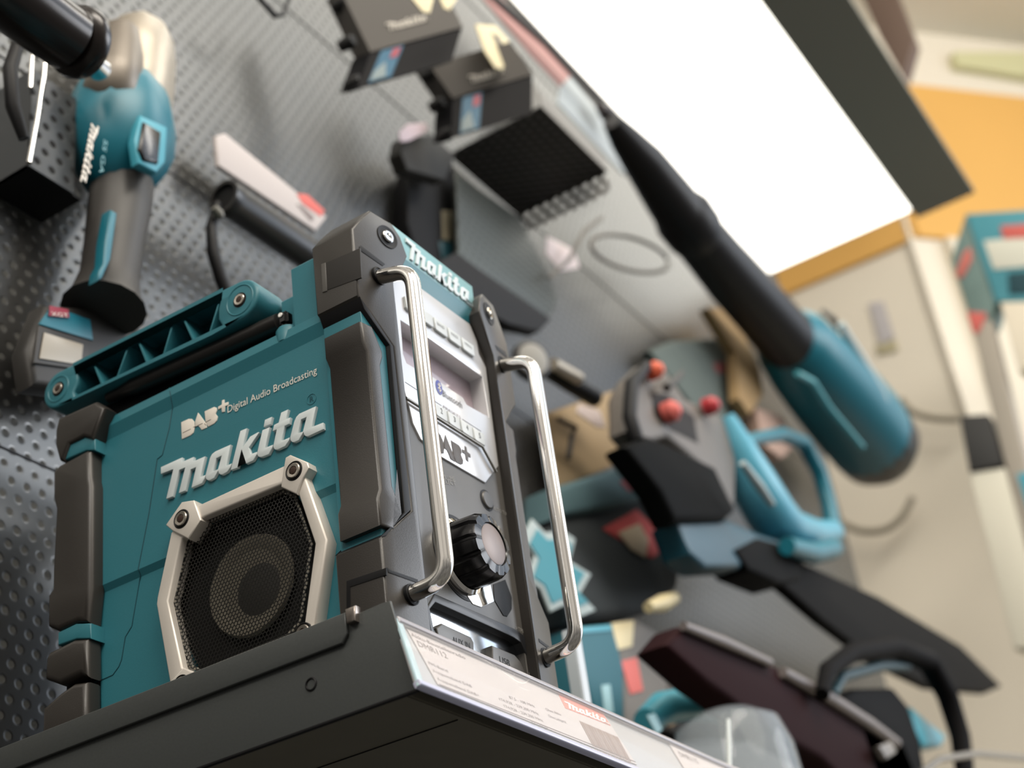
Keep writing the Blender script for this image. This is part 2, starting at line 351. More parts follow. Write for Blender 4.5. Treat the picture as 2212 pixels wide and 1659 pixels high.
for s_, a_, b_ in (('FM-Band', (927, 1435), (968, 1453)), ('Frequenzband DAB', (937, 1452), (1020, 1486)), ('Frequenzband DAB+', (947, 1470), (1036, 1506)), ('Gewicht', (960, 1487), (992, 1501)),
                   ('87,5 - 108 MHz', (1101, 1509), (1156, 1529)), ('174,928 - 239,200 MHz', (1080, 1513), (1164, 1545)), ('174,928 - 239,200 MHz', (1090, 1528), (1174, 1560)), ('5,2 - 5,9 kg', (1148, 1561), (1184, 1575)),
                   ('Ohne Akku', (1180, 1535), (1212, 1546)), ('Ohne Ladegerät', (1186, 1549), (1224, 1563))):
    text(s_, HOLD, a_, b_, .0022, W9, GT, t1)
prism('logo_box', HOLD, [(1203, 1494), (1295, 1531), (1319, 1568), (1221, 1530)], W9, W9 + .0002, mat('salmon red print', (214, 128, 112), .6), t1, .0001, wt=W9)
u0 = HOLD.at((1224, 1529), W9); u1 = HOLD.at((1316, 1565), W9)
stamp('logo', LOGO, HOLD, (u0[0] + .001, u0[1] - .0005), (u1[0] - .0008, u1[1] - .0005), .0062, W9 + .0001, W9 + .0005, mat('white label print', (238, 230, 226), .6), t1, .0001)
c0, c1_, c3 = HOLD.at((1251, 1557), W9), HOLD.at((1331, 1588), W9), HOLD.at((1281, 1612), W9)
bars = []; x = 0; wd_ = c1_[0] - c0[0]
while x < wd_:
    b_ = random.choice((.0004, .0007, .0010)); bars.append([(c0[0] + x, c3[1]), (c0[0] + x + b_, c3[1]), (c0[0] + x + b_, c0[1]), (c0[0] + x, c0[1])]); x += b_ + random.choice((.0003, .0005, .0008))
prism('barcode', HOLD, bars, W9, W9 + .0002, BR, t1, .00005, px=False)
text('4 002829 810168', HOLD, (1276, 1620), (1364, 1650), .0024, W9, BR, t1)
prism('bottom_line', HOLD, [(948, 1477), (1372, 1645), (1373, 1647), (949, 1479)], W9, W9 + .0002, GT, t1, .00005, wt=W9)
t2 = holder_label('price_tag', [(1437, 1593), (1720, 1712), (1800, 1832), (1515, 1720)], 'white price tag printed DMR115 further right in the same rail')
text('Akku-Baustellenradio', HOLD, (1455, 1612), (1529, 1644), .0028, W9, mat('dull red print', (168, 120, 122), .6), t2)
text('DMR115', HOLD, (1470, 1634), (1510, 1651), .0048, W9, GT, t2)

# ------------------------------------------------------------------ the radio
W = .196
TK = .0063 / .0355      # the two corner columns slope forward to their inner edges
LN = Vector((-TK, -1, 0)).normalized(); RN = Vector((TK, -1, 0)).normalized()
def L0(l, w=0):
    out = []
    for p in l:
        q = onplane(p[0], p[1], LN * w, LN); out.append((q.x, q.z))
    return out
def R0(l, w=0):
    out = []
    for p in l:
        q = onplane(p[0], p[1], Vector((W, 0, 0)) + RN * w, RN); out.append((q.x, q.z))
    return out
def shear(o, side):
    for v in o.data.vertices: v.co.y -= TK * (v.co.x if side == 0 else W - v.co.x)
    o.data.update(); return o
CW = -.002      # depth of the centre panel
radio = thing('jobsite_radio', 'teal and black jobsite radio with chrome guard bars standing on the grey shelf', 'radio', (W / 2, .14, 0))
def mir(l): return [(W - x, z) for x, z in l][::-1]
F0 = lambda l, w=0: FRONT.pts(l, w)
# body: stepped profile pushed along Y
def S8(p, w=-.006): return SIDE.at(p, w)
zt = S8((370, 836))[1]; zA = S8((370, 858))[1]; zB = S8((370, 882))[1]; zC = S8((300, 1011))[1]
zD = S8((280, 1238))[1]; zE = S8((280, 1251))[1]; zF = S8((230, 1405))[1]
yb = -S8((212, 1200))[0]
prof = [(.0105, .004), (.0095, zF), (.0090, zE), (.0062, zD), (.0066, zC), (.0070, zB), (.0040, zA), (.0052, zt - .001), (.0065, zt)]
def body_mesh(y0, y1, prof, top=None):
    V = []; n = len(prof); 
    for y in (y0, y1):
        for x, z in prof: V.append((x, y, z))
        for x, z in prof[::-1]: V.append((W - x, y, z))
    k = 2 * n; Fc = [tuple(range(k)), tuple(range(2 * k - 1, k - 1, -1))]
    for i in range(k): Fc.append((i, (i + 1) % k, k + (i + 1) % k, k + i))
    me = bpy.data.meshes.new('b'); me.from_pydata(V, [], Fc)
    bm = bmesh.new(); bm.from_mesh(me); bmesh.ops.recalc_face_normals(bm, faces=bm.faces); bm.to_mesh(me); bm.free(); return me
yT = -S8((636, 709))[0]
def cut(o, loops, fr, w0, w1):
    c = bpy.data.objects.new('cutter', prism_mesh(loops, w0, w1, 0, fr.M(), 0)); COL.objects.link(c)
    m = o.modifiers.new('b', 'BOOLEAN'); m.operation = 'DIFFERENCE'; m.object = c; m.solver = 'EXACT'
    me = bpy.data.meshes.new_from_object(o.evaluated_get(bpy.context.evaluated_depsgraph_get())); o.modifiers.clear(); o.data = me; bpy.data.objects.remove(c)
body = link('body', body_mesh(.032, yb, prof), TEAL, radio)
cut(body, [SIDE.pts([(436, 1120), (604, 1050), (643, 1068), (679, 1174), (656, 1343), (627, 1381), (434, 1459), (393, 1441), (362, 1297), (393, 1164)], -.006)], SIDE, -.034, .01)
turz = S8((633, 572))[1]; turz2 = S8((600, 611), -.02)[1]
p2 = [(.0066, zt - .01), (.0066, turz - .003), (.0095, turz)]
link('body_top_block', body_mesh(.030, yT, p2), TEAL, radio, 15)
link('body_rear_block', body_mesh(yT - .001, yT + .022, [(.022, zt - .01), (.022, turz - .012), (.025, turz - .009)]), TEAL, radio, 15)
link('rear_shell', body_mesh(yb - .001, .262, [(.022, .004), (.022, zt - .012)]), TEAL_DK, radio, 15)
# seam
seam = [(366, 838), (373, 880), (366, 925), (351, 983), (340, 992), (322, 1110), (299, 1229), (304, 1242), (285, 1353), (271, 1376), (263, 1425), (257, 1440), (244, 1458), (226, 1466), (204, 1474)]
def bodyx(z):
    for (x0, z0), (x1, z1) in zip(prof, prof[1:]):
        if z0 <= z <= z1: return x0 + (x1 - x0) * (z - z0) / (z1 - z0)
    return prof[0][0]
def onbody(p, lift=0):
    w = -.007
    for _ in range(4):
        a = SIDE.at(p, w); w = -bodyx(a[1]) + lift
    return SIDE.world(a[0], a[1], w)
def densify(l, n=6): return [(a[0] + (b[0] - a[0]) * i / n, a[1] + (b[1] - a[1]) * i / n) for a, b in zip(l, l[1:]) for i in range(n)] + [l[-1]]
tube('shell_seam', [onbody(p) for p in densify(seam)], .00042, TEAL_DK, radio, 6)
# corner columns: traced on the left one, mirrored for the right
capL = L0([(783, 641), (774, 500), (776, 474), (799, 454), (847, 483), (866, 512), (881, 554), (863, 592)])
capL = [(max(x, 0.0), z) for x, z in capL]; capL[0] = (0, capL[0][1]); capL[1] = (0, capL[1][1])
zc0 = capL[0][1]
n1 = L0([(850, 748), (883, 1100), (841, 1167)]); n1[2] = (0, n1[2][1]); n1[1] = (n1[0][0] + .0005, n1[1][1])
XI = .0355
colL = [(XI, 0), (XI, capL[7][1] - .01)] + capL[::-1] + [n1[0], n1[1], n1[2], (0, 0)]
platepx = [(853, 606), (880, 604), (1012, 701), (1028, 739), (1032, 766), (1047, 795), (1061, 908), (1074, 1008), (1046, 1044), (945, 985), (906, 950), (889, 915), (883, 888), (873, 780)]
CF = Frame((0, -CW, 0), (1, 0, 0), (0, 0, 1))      # centre panel face
plate = CF.pts(platepx)
slot = CF.pts([(927, 1313), (940, 1287), (1110, 1362), (1132, 1378), (1149, 1420), (1150, 1470), (1000, 1470), (936, 1365)])
yback = -SIDE.at((684, 690), 0)[0]
zbar = FRONT.at((965, 673), 0)[1]
plate = [(min(x, W - XI - .0008), z) for x, z in plate]; slot = [(min(x, W - XI - .0012), z) for x, z in slot]
plate[0] = (XI + .001, plate[0][1]); plate[13] = (XI + .001, plate[13][1])
panel = prism('front_panel', CF, [[(XI - .0005, .002), (W - XI + .0005, .002), (W - XI + .0005, zbar + .006), (XI - .0005, zbar + .006)], plate, slot], -.016, 0, GREY, radio, .0006, px=False)
lin_f = L0([(787, 674), (835, 748), (867, 1109), (834, 1160)], -.002)
lin_f = [(.004, lin_f[0][1])] + lin_f[1:3] + [(.004, lin_f[3][1])]
pad_f = L0([(793, 700), (826, 760), (852, 1066), (821, 1135)])
pad_f = [(.0, pad_f[0][1]), pad_f[0], pad_f[1], pad_f[2], (pad_f[3][0] - .003, pad_f[3][1]), (0, pad_f[3][1])]
zt_, zb_ = pad_f[0][1], pad_f[-1][1]; xr = pad_f[2][0]
z1_, z2_ = SIDE.at((745, 772), 0)[1], SIDE.at((745, 1085), 0)[1]
cc = L0([(836, 512)])[0]
for side in (0, 1):
    m_ = (lambda l: l) if side == 0 else mir
    X = (lambda x: x) if side == 0 else (lambda x: W - x)
    P = lambda *a, **k: shear(prism(*a, **k), side)
    Lt = lambda *a, **k: shear(lathe(*a, **k), side)
    P('corner_column', FRONT, m_(colL), -yback, 0, RUBBER, radio, .0016, px=False)
    P('notch_fill', FRONT, m_([(0.0012, zc0 - .001), (n1[0][0] - .0006, n1[0][1] - .0004), (n1[1][0] - .0006, n1[1][1]), (n1[2][0] + .0012, n1[2][1] + .0012), (lin_f[3][0], lin_f[3][1] - .0002), (lin_f[2][0] + .0002, lin_f[2][1]), (lin_f[1][0] + .0002, lin_f[1][1]), (lin_f[0][0], lin_f[0][1] + .0002)]), -yback + .001, (.0004 if side == 0 else -.006), BLACK, radio, .0004, px=False)  # added black fill, darkens the groove around the pad
    P('teal_liner', FRONT, m_(lin_f), -yback + .001, (-.0025 if side == 0 else -.013), TEAL, radio, .0008, px=False)
    off = 0 if side == 0 else -.007
    P('bumper_pad', FRONT, m_([(.0, zt_), (.010, zt_), (xr, pad_f[2][1]), (xr, z1_), (xr - .003, z1_ - .008), (.003, z1_ + .0), (.003, z2_ + .0), (xr - .003, z2_ + .006), (xr, z2_), (xr, pad_f[3][1]), (.012, zb_), (0, zb_), (0, z2_ - .004), (0, z1_ + .004)][:5] + [(xr - .003, z2_ + .006), (xr, z2_ - .002), (xr, pad_f[3][1]), (.012, zb_), (0, zb_), (0, z2_ - .006), (.003, z2_ + .001), (.003, z1_), (0, z1_ + .006)]), -yback + .004, .0005 + off, RUBBER, radio, .0018, px=False)
    Lt('bolt_well', (X(cc[0]), -.0002, cc[1]), (0, -1, 0), [(.0092, 0), (.0092, .0004), (.0080, .0003), (.0066, -.0001), (.0, -.0002)], BLACK, radio, 32)
    Lt('cap_bolt', (X(cc[0]), -.0006, cc[1]), (0, -1, 0), [(.0048, 0), (.0048, .0008), (.0040, .0014), (.0024, .0013), (.0022, .0003), (0, .0003)], CHROME, radio, 24)
    P('cap_groove', FRONT, m_(L0([(775, 533), (779, 530), (832, 571), (826, 575), (777, 541)])), -.002, .0003, BLACK, radio, .0002, px=False)
    P('foot_groove', FRONT, m_(L0([(836, 1226), (845, 1232), (902, 1252), (902, 1260), (838, 1237)])), -.002, .0003, BLACK, radio, .0002, px=False)
link('inner_core', body_mesh(.0185, .034, [(.012, .004), (.012, .30)]), BLACK, radio)
rz0, rz1 = SIDE.at((745, 552), 0)[1], SIDE.at((745, 632), 0)[1]
sr = SIDE.pts([(702, 569), (778, 536), (781, 600), (705, 628)], 0)
prism('cap_recess', SIDE, sr, -.001, .0003, mat('recess shade rubber', (38, 36, 34), .6), radio, .0002, px=False)  # flat patch, the recess's shade put into a darker colour
prism('cap_recess_edge', SIDE, [(693, 570), (703, 567), (706, 628), (696, 632)], -.001, .0006, GREY, radio, .0004)
fr_ = SIDE.pts([(750, 1263), (833, 1235), (834, 1320), (752, 1350)], 0)
prism('foot_recess', SIDE, [(748, 1255), (834, 1226), (834, 1242), (756, 1268), (757, 1340), (748, 1342)], -.001, .0004, BLACK, radio, .0002)
box('foot', (W - .02, .0, 0), (W + .010, .05, .034), GREY, radio, .006)
# rear bumper pieces on the visible side
def rb(name, pts, m, w0=.004, bev=.003): return prism(name, SIDE, pts, -.010, w0, m, radio, bev)
rb('rear_bumper_cap', [(118, 929), (125, 902), (206, 866), (226, 880), (198, 948), (179, 943), (148, 958), (135, 993), (126, 993), (117, 960)], RUBBER, .006)
rb('rear_teal_band', [(137, 966), (179, 942), (205, 945), (205, 972), (186, 973), (137, 995)], TEAL, .0035, .001)
rb('rear_bumper_pad', [(112, 1019), (126, 1003), (186, 971), (194, 973), (194, 1030), (197, 1045), (196, 1267), (188, 1343), (166, 1343), (123, 1362), (100, 1352), (101, 1286), (110, 1272), (111, 1232), (118, 1099), (112, 1077)], RUBBER, .005, .004)
rb('rear_teal_band', [(125, 1366), (164, 1347), (196, 1346), (196, 1379), (165, 1380), (125, 1394)], TEAL, .0035, .001)
rb('rear_bumper_foot', [(104, 1407), (158, 1380), (188, 1378), (188, 1462), (172, 1457), (127, 1478), (94, 1466), (97, 1421)], RUBBER, .005, .004)
rb('rear_bumper_foot', [(90, 1529), (131, 1493), (158, 1475), (186, 1471), (186, 1560), (180, 1610), (86, 1640)], RUBBER, .005, .004)
link('rear_shell_band', body_mesh(yb - .002, .272, [(.010, .004), (.010, zt - .02)]), BLACK, radio)
# handle
def capsule(c1, r1, c2, r2, n=14):
    a = math.atan2(c2[1] - c1[1], c2[0] - c1[0]); out = []
    for i in range(n + 1): t = a + math.pi / 2 + math.pi * i / n; out.append((c1[0] + r1 * math.cos(t), c1[1] + r1 * math.sin(t)))
    for i in range(n + 1): t = a - math.pi / 2 + math.pi * i / n; out.append((c2[0] + r2 * math.cos(t), c2[1] + r2 * math.sin(t)))
    return out
hc1 = SIDE.at((126, 840), 0); hc2 = SIDE.at((518, 648), 0)
hr = .0158
hole = SIDE.pts([(163, 787), (476, 630), (474, 650), (470, 668), (470, 690), (480, 705), (457, 718), (160, 857), (158, 845), (167, 826), (168, 806)], 0)
for X0, s_ in ((0, 1), (W, -1)):
    fr = SIDE if s_ == 1 else Frame((W, 0, 0), (0, -1, 0), (0, 0, 1))
    wa, wb = (-.030, .0) if s_ == 1 else (0.0, .03)
    prism('handle_arm', fr, [capsule(hc1, hr, hc2, hr * 1.03), hole], wa, wb, TEAL, radio, .0022, px=False)
    prism('handle_web', fr, capsule(hc1, hr * .8, hc2, hr * .8), wa + .006 if s_ == 1 else .012, wa + .009 if s_ == 1 else .015, TEAL_DK, radio, .0005, px=False)
ribs = [((199, 781), (219, 832)), ((275, 746), (249, 818)), ((296, 733), (317, 787)), ((371, 697), (350, 768)), ((393, 684), (418, 739)), ((470, 655), (450, 720))]
rm_ = []
for a, b in ribs:
    A, B = SIDE.at(a, 0), SIDE.at(b, 0); d = Vector((B[0] - A[0], B[1] - A[1])).normalized() * .0008; n_ = (-d[1], d[0])
    rm_.append(prism_mesh([[(A[0] + n_[0], A[1] + n_[1]), (B[0] + n_[0], B[1] + n_[1]), (B[0] - n_[0], B[1] - n_[1]), (A[0] - n_[0], A[1] - n_[1])]], -.024, -.001, .0002, SIDE.M(), 1))
    
join('handle_ribs', rm_, TEAL, radio)
for c, rr in ((hc1, .0104), (hc2, .0118)):
    o_ = SIDE.world(c[0], c[1], 0)
    lathe('boss_ring', o_, (-1, 0, 0), [(rr + .0006, -.001), (rr + .0006, .0001), (rr, .0005), (rr - .0006, .0001), (rr - .0006, -.001)], TEAL, radio, 40)
    lathe('bolt_socket', o_, (-1, 0, 0), [(.0058, -.001), (.0058, .0003), (.0050, .0004), (.0048, .0001), (0, .0001)], BLACK, radio, 28)
    lathe('handle_bolt', o_, (-1, 0, 0), [(.0046, 0), (.0046, .0009), (.0042, .0013), (.0026, .0012), (.0024, .0004), (0, .0003)], STEEL, radio, 24, fn=lambda k, i: 1)
    prism('hex_socket', SIDE, circ(c[0], c[1], .0024, 6), .0002, .00125, mat('dark socket', (70, 55, 48), .4, metal=.6), radio, .0001, px=False)
link('handle_crossbar', lathe_mesh(SIDE.world(hc1[0], hc1[1], -.028), (1, 0, 0), [(.011, 0), (.0125, .02), (.0125, W - .078), (.011, W - .056)], 28), RUBBER, radio, 40)
# antenna
an = [on(*p, 0, .012) for p in ((234, 860), (264, 846), (290, 835), (560, 716), (568, 712), (604, 696))]
tube('antenna', an, [.0038, .0042, .0062, .0062, .0064, .0064], mat('antenna rubber', (34, 32, 31), .38), radio, 20)
box('antenna_gap_fill', (.019, .080, zt - .012), (W - .03, .262, zt + .024), BLACK, radio, .002)  # added black filler, keeps the gap under the antenna dark
ah = on(612, 690, 0, .012)
box('antenna_hinge', (.008, ah.y - .006, ah.z - .0065), (.0165, ah.y + .002, ah.z + .0045), BLACKG, radio, .002)
lathe('hinge_screw', (.008, ah.y - .001, ah.z + .001), (-1, 0, 0), [(.0020, -.001), (.0020, .0006), (.0012, .0008), (0, .0004)], CHROME, radio, 16)
am = on(617, 712, 0, .012); lathe('antenna_mount', (.012, am.y - .002, zt - .008), (0, 0, 1), [(.0085, 0), (.0085, .010), (.007, .0125)], TEAL, radio, 28)
# lettering on the side
def sidew(z): return -bodyx(z)
lz = LOGO_SIDE; wl = -.0066
stamp('brand_logo', LOGO, SIDE, (lz[0], lz[1]), (lz[0] + lz[2], lz[1]), LOGO_R * lz[2], wl - .0005, -.0040, LOGOW, radio, .0003)
stamp('dab_logo', DAB, SIDE, (DAB_SIDE[0], DAB_SIDE[1]), (DAB_SIDE[0] + DAB_SIDE[2], DAB_SIDE[1]), DAB_R * DAB_SIDE[2], -.0072, -.0062, WHITE, radio, .0001)
for a, b in (((395, 543), (520, 482)), ((627, 430), (705, 393)), ((750, 377), (835, 333)), ((735, 395), (755, 425)), ((600, 440), (560, 455))):
    A, B = A0([a])[0], A0([b])[0]
    A, B = SIDE.at(A, -.0062), SIDE.at(B, -.0062)
    d = Vector((B[0] - A[0], B[1] - A[1])).normalized() * .00022
    prism('dab_logo_line', SIDE, [(A[0] - d[1], A[1] + d[0]), (B[0] - d[1], B[1] + d[0]), (B[0] + d[1], B[1] - d[0]), (A[0] + d[1], A[1] - d[0])], -.0063, -.0061, DARKPR, radio, .00005, px=False)
text('Digital Audio Broadcasting', SIDE, (492, 892), (685, 806), .0056, -.0063, WHITE, radio)
Rc = SIDE.at((673, 862), -.0064)
lathe('registered_ring', SIDE.world(Rc[0], Rc[1], -.0066), (-1, 0, 0), [(.0040, 0), (.0040, .0004), (.0036, .0004), (.0036, 0)], TEAL, radio, 28)
text('R', SIDE, (Rc[0] - .0013, Rc[1] - .002), (Rc[0] + .0017, Rc[1] - .002), .0042, -.0063, TEAL_DK, radio, px=False)
# speaker frame
gr = [(436, 1124), (604, 1054), (641, 1070), (677, 1175), (654, 1343), (625, 1377), (434, 1454), (399, 1437), (373, 1295), (401, 1168)]
ou = [(424, 1093), (617, 1004), (656, 1021), (706, 1165), (699, 1215), (678, 1358), (640, 1412), (425, 1506), (368, 1486), (337, 1305), (339, 1290), (369, 1150)]
inn = [(433, 1119), (606, 1047), (643, 1064), (680, 1174), (657, 1347), (628, 1384), (434, 1460), (393, 1441), (362, 1297), (392, 1163)]
sp = prism('speaker_frame', SIDE, [ou, inn], -.012, .0005, SILVER, radio, .0013)
TLb = [(357, 1134), (392, 1084), (418, 1080), (424, 1095), (433, 1123), (406, 1164), (392, 1157), (372, 1147)]
TRb = [(613, 1004), (616, 988), (626, 982), (664, 998), (667, 1010), (654, 1032), (641, 1068), (606, 1052)]
dv = SIDE.at((393, 1478), 0); 
BLb = [(360, 1500), (368, 1470), (396, 1442), (434, 1458), (440, 1500), (410, 1530)]
BRb = [(626, 1382), (656, 1346), (682, 1352), (676, 1400), (640, 1420)]
for pl, c in ((TLb, (392, 1121)), (TRb, (635, 1017)), (BLb, (391, 1480)), (BRb, (655, 1368))):
    b_ = prism('speaker_frame_boss', SIDE, pl, -.010, .0022, SILVER, sp, .0010)
    cc = SIDE.at(c, .0022); o_ = SIDE.world(cc[0], cc[1], .0022)
    lathe('screw_socket', o_, (-1, 0, 0), [(.0068, -.001), (.0068, .0002), (.0063, .0005), (.0058, .0001), (0, 0.0001)], BLACK, sp, 32)
    lathe('frame_screw', o_, (-1, 0, 0), [(.0053, 0), (.0053, .0008), (.0047, .0013), (.0030, .0012), (.0028, .0003), (0, .0003)], STEEL, sp, 28)
    prism('screw_hex', SIDE, circ(cc[0], cc[1], .0028, 6), .0024, .00345, mat('dark socket', (70, 55, 48), .4), sp, .0001, px=False)
GRM = dotmat('black grille mesh', (16, 16, 16), (60, 58, 52), 1, 2, .00285, .00122, metal=.3, rough=.35, see=True, dimple=0, soft=.15)
grl = prism('speaker_grille', SIDE, gr, -.0062, -.0058, GRM, radio, .0001, wt=-.006)
gring = prism('grille_rim', SIDE, [gr, [(438, 1130), (603, 1062), (636, 1077), (670, 1176), (648, 1340), (621, 1370), (436, 1446), (405, 1430), (381, 1295), (407, 1172)]], -.0062, -.0050, dotmat('grille rim mesh', (20, 20, 19), (110, 106, 96), 1, 2, .00285, .0009, metal=.3, rough=.4, dimple=.2), radio, .0008, wt=-.006)
prism('speaker_baffle', SIDE, [(410, 1115), (640, 1040), (690, 1175), (660, 1370), (440, 1470), (365, 1300)], -.0180, -.0170, mat('baffle black', (6, 6, 6), .9), radio, .0002, wt=-.016)
ccn = on(543, 1264, 0, .0125); cdn = on(563, 1274, 0, .015)
lathe('speaker_cone', ccn, (-1, 0, 0), [(.0345, -.0008), (.0335, .0018), (.030, .0015), (.0215, -.0020), (.0205, -.0026)], mat('cone grey', (104, 99, 88), .8), radio, 56)
lathe('dust_cap', (.0143, cdn.y, cdn.z), (-1, 0, 0), [(.0190, -.0005), (.0190, .0006), (.013, .0022), (0, .0030)], mat('dust cap grey', (46, 45, 42), .7), radio, 40)

# teal bar with sky sheen across the top
z1 = FRONT.at((940, 561), 0)[1]; z2 = FRONT.at((965, 633), 0)[1]; z3 = FRONT.at((965, 673), 0)[1]
xa, xb = capL[5][0] - .004, W - capL[5][0] + .004
BARP = mat('teal bar with sky sheen', (120, 168, 172), .28, spec=.6)  # bright sky reflection put into the pale colour of the bar's face
YZ = Frame((0, 0, 0), (0, 1, 0), (0, 0, 1))   # faces +X
prism('brand_bar', YZ, [(.0005, z1), (-.0015, z2), (.005, z3 - .0005), (.018, z3 - .0015), (.018, z1)], xa, xb, TEAL, radio, .0006, px=False)
prism('brand_bar_face', FRONT, [(xa + .002, z2 + .0005), (xb - .002, z2 + .0005), (xb - .0015, z1 - .0005), (xa + .0015, z1 - .0005)], .0004, .0016, BARP, radio, .0003, px=False)
la, lb = FRONT.at((890, 603), .002), FRONT.at((1020, 668), .002)
zb_ = FRONT.at((1020, 668), .002)[1]
stamp('brand_logo', LOGO, FRONT, (FRONT.at((878, 540), .002)[0], z2 + .002), (FRONT.at((1020, 666), .002)[0], z2 + .002), (z1 - z2) * .74, .0012, .0030, LOGOW, radio, .0003)

# display plate
win = CF.pts([(865, 692), (927, 732), (1042, 814), (1056, 901), (1008, 874), (1000, 859), (936, 815), (891, 792), (878, 784), (871, 765)], .001)
prism('display_plate', CF, [plate, win], -.0115, .0012, PLATE, radio, .0006, px=False)
prism('display_window', CF, [(plate[0][0] - .001, win[3][1] - .002), (plate[6][0] + .001, win[3][1] - .002), (plate[6][0] + .001, win[0][1] + .004), (plate[0][0] - .001, win[0][1] + .004)], -.0113, -.0105, mat('mauve sheen glass', (170, 156, 164), .10, spec=.7), radio, .0001, px=False)  # mauve reflection put into the base colour of the glass
prism('panel_backing', CF, [(.02, .004), (W - .02, .004), (W - .02, .30), (.02, .30)], -.0162, -.0140, BLACK, radio, .0002, px=False)
KEY = mat('grey key', (196, 200, 200), .35)
# upper keys
kt = [CF.at(p, .003) for p in ((936, 683), (962, 702), (996, 728))]
kb = [CF.at(p, .003) for p in ((940, 708), (964, 729), (996, 752))]
pk = (kt[2][0] - kt[0][0]) / 2; ztk = sum(p[1] for p in kt) / 3; zbk = sum(p[1] for p in kb) / 3
for i in range(-3, 3):
    x0 = kt[0][0] + i * pk + .0007; x1 = x0 + pk - .0016
    if x0 < plate[0][0] + .003 or x1 > plate[4][0] - .001: continue
    prism('function_key', CF, [(x0, zbk + .0015), (x0 + .0015, zbk), (x1 - .0015, zbk), (x1, zbk + .0015), (x1, ztk), (x0, ztk)], .0008, .0032, KEY, radio, .0008, px=False)
    if i >= 0: text(('BAND', 'INDEX', 'MENU')[i], CF, (x0 + .003, (ztk + zbk) / 2), (x1 - .004, (ztk + zbk) / 2), .0026, .0032, mat('grey key print', (130, 132, 130), .6), radio, px=False)
# preset keys
pt = [CF.at(p, .003) for p in ((966, 886), (993.5, 904), (1021, 922))]; pb = [CF.at(p, .003) for p in ((967, 911), (994, 930), (1021, 948))]
pk = (pt[2][0] - pt[0][0]) / 2; zt2 = sum(p[1] for p in pt) / 3; zb2 = sum(p[1] for p in pb) / 3
for i in range(-2, 3):
    x0 = pt[0][0] + i * pk + .0007; x1 = x0 + pk - .0016
    prism('preset_key', CF, [(x0, zb2 + .0012), (x0 + .0015, zb2), (x1 - .0015, zb2), (x1, zb2 + .0012), (x1, zt2), (x0, zt2)], .0008, .0032, KEY, radio, .0008, px=False)
    text(str(i + 3), CF, ((x0 + x1) / 2 - .0012, (zt2 + zb2) / 2 - .001), ((x0 + x1) / 2 + .0012, (zt2 + zb2) / 2 - .001), .0042, .0032, mat('dark grey key print', (84, 86, 88), .6), radio, px=False)
zl = CF.at((945, 862), .0012)[1]
prism('preset_rule', CF, [[(plate[0][0] + .01, zt2 + .0026), (pt[0][0] - .004, zt2 + .0026), (pt[0][0] - .004, zt2 + .0029), (plate[0][0] + .01, zt2 + .0029)], [(pt[1][0] + .006, zt2 + .0026), (pt[2][0] + pk - .002, zt2 + .0026), (pt[2][0] + pk - .002, zt2 + .0029), (pt[1][0] + .006, zt2 + .0029)]], .0011, .0014, DARKPR, radio, .00005, px=False)
text('PRESETS', CF, (pt[0][0] - .002, zt2 + .0018), (pt[1][0] + .004, zt2 + .0018), .0022, .0013, GT, radio, px=False)
bc = CF.at((948, 837), .0012); bh = CF.at((956, 851), .0012)
BLUE = mat('blue badge', (58, 66, 148), .4)
badge = prism('bluetooth_badge', CF, [(bc[0] + .0040 * math.cos(t * math.pi / 16), bc[1] + .0058 * math.sin(t * math.pi / 16)) for t in range(32)], .0011, .0015, BLUE, radio, .0001, px=False)
def strokes(name, fr, o, sc, lines, wd2, w0, w1, m, parent):
    ms = []
    for a, b in lines:
        A = Vector((o[0] + a[0] * sc, o[1] + a[1] * sc)); B = Vector((o[0] + b[0] * sc, o[1] + b[1] * sc)); d = (B - A).normalized() * wd2
        n_ = Vector((-d.y, d.x)); A2 = A - d * .5; B2 = B + d * .5
        ms.append(prism_mesh([[tuple(A2 + n_), tuple(A2 - n_), tuple(B2 - n_), tuple(B2 + n_)]], w0, w1, .00003, fr.M(), 0))
    return join(name, ms, m, parent)
strokes('badge_rune', CF, bc, .0038, [((-.45, .5), (.45, -.45)), ((.45, -.45), (0, -1)), ((0, -1), (0, 1)), ((0, 1), (.45, .5)), ((.45, .5), (-.45, -.45))], .0003, .0014, .0018, WHITE, badge)
zb3 = CF.at((976, 866), .0013)[1] - .0008
zb3 = min(zb3, win[4][1] - .0062)
text('Bluetooth', CF, (CF.at((956, 851), .0013)[0], zb3), (CF.at((998, 878), .0013)[0], zb3), .0052, .0013, DARKPR, radio, px=False)
# lower plate ridge and dark logo
rl = CF.pts([(946, 910), (1037, 973), (1044, 978), (1066, 1020)], .001)
rdg = [(plate[0][0] + .006, rl[0][1] + .0), (rl[1][0], rl[0][1]), (rl[3][0], CF.at((1066, 1022), .001)[1])]
tube('plate_ridge', [(x, -.0012, z) for x, z in rdg], .0011, mat('dark plate edge', (120, 118, 112), .3, metal=.5), radio, 8)
d0 = CF.at((1002, 1004), .0013); d1 = CF.at((1016, 975), .0013)
db = (CF.at((997, 995), .0013)); 
xr_ = CF.at((1017, 990), .0013)[0]; zlo = CF.at((998, 1003), .0013)[1]; zhi = CF.at((1005, 968), .0013)[1]
xB = CF.at((978, 985), .0013)[0]; xE = CF.at((1016, 985), .0013)[0]; zB1 = CF.at((978, 958), .0013)[1]; zB0 = CF.at((997.5, 1004.5), .0013)[1]
dw = (xE - xB) / .50
stamp('dab_logo', DAB, CF, (xE - dw, zB0 - .001), (xE, zB0 - .001), (zB1 - zB0) * 1.38, .0011, .0016, DARKPR, radio, .0001)
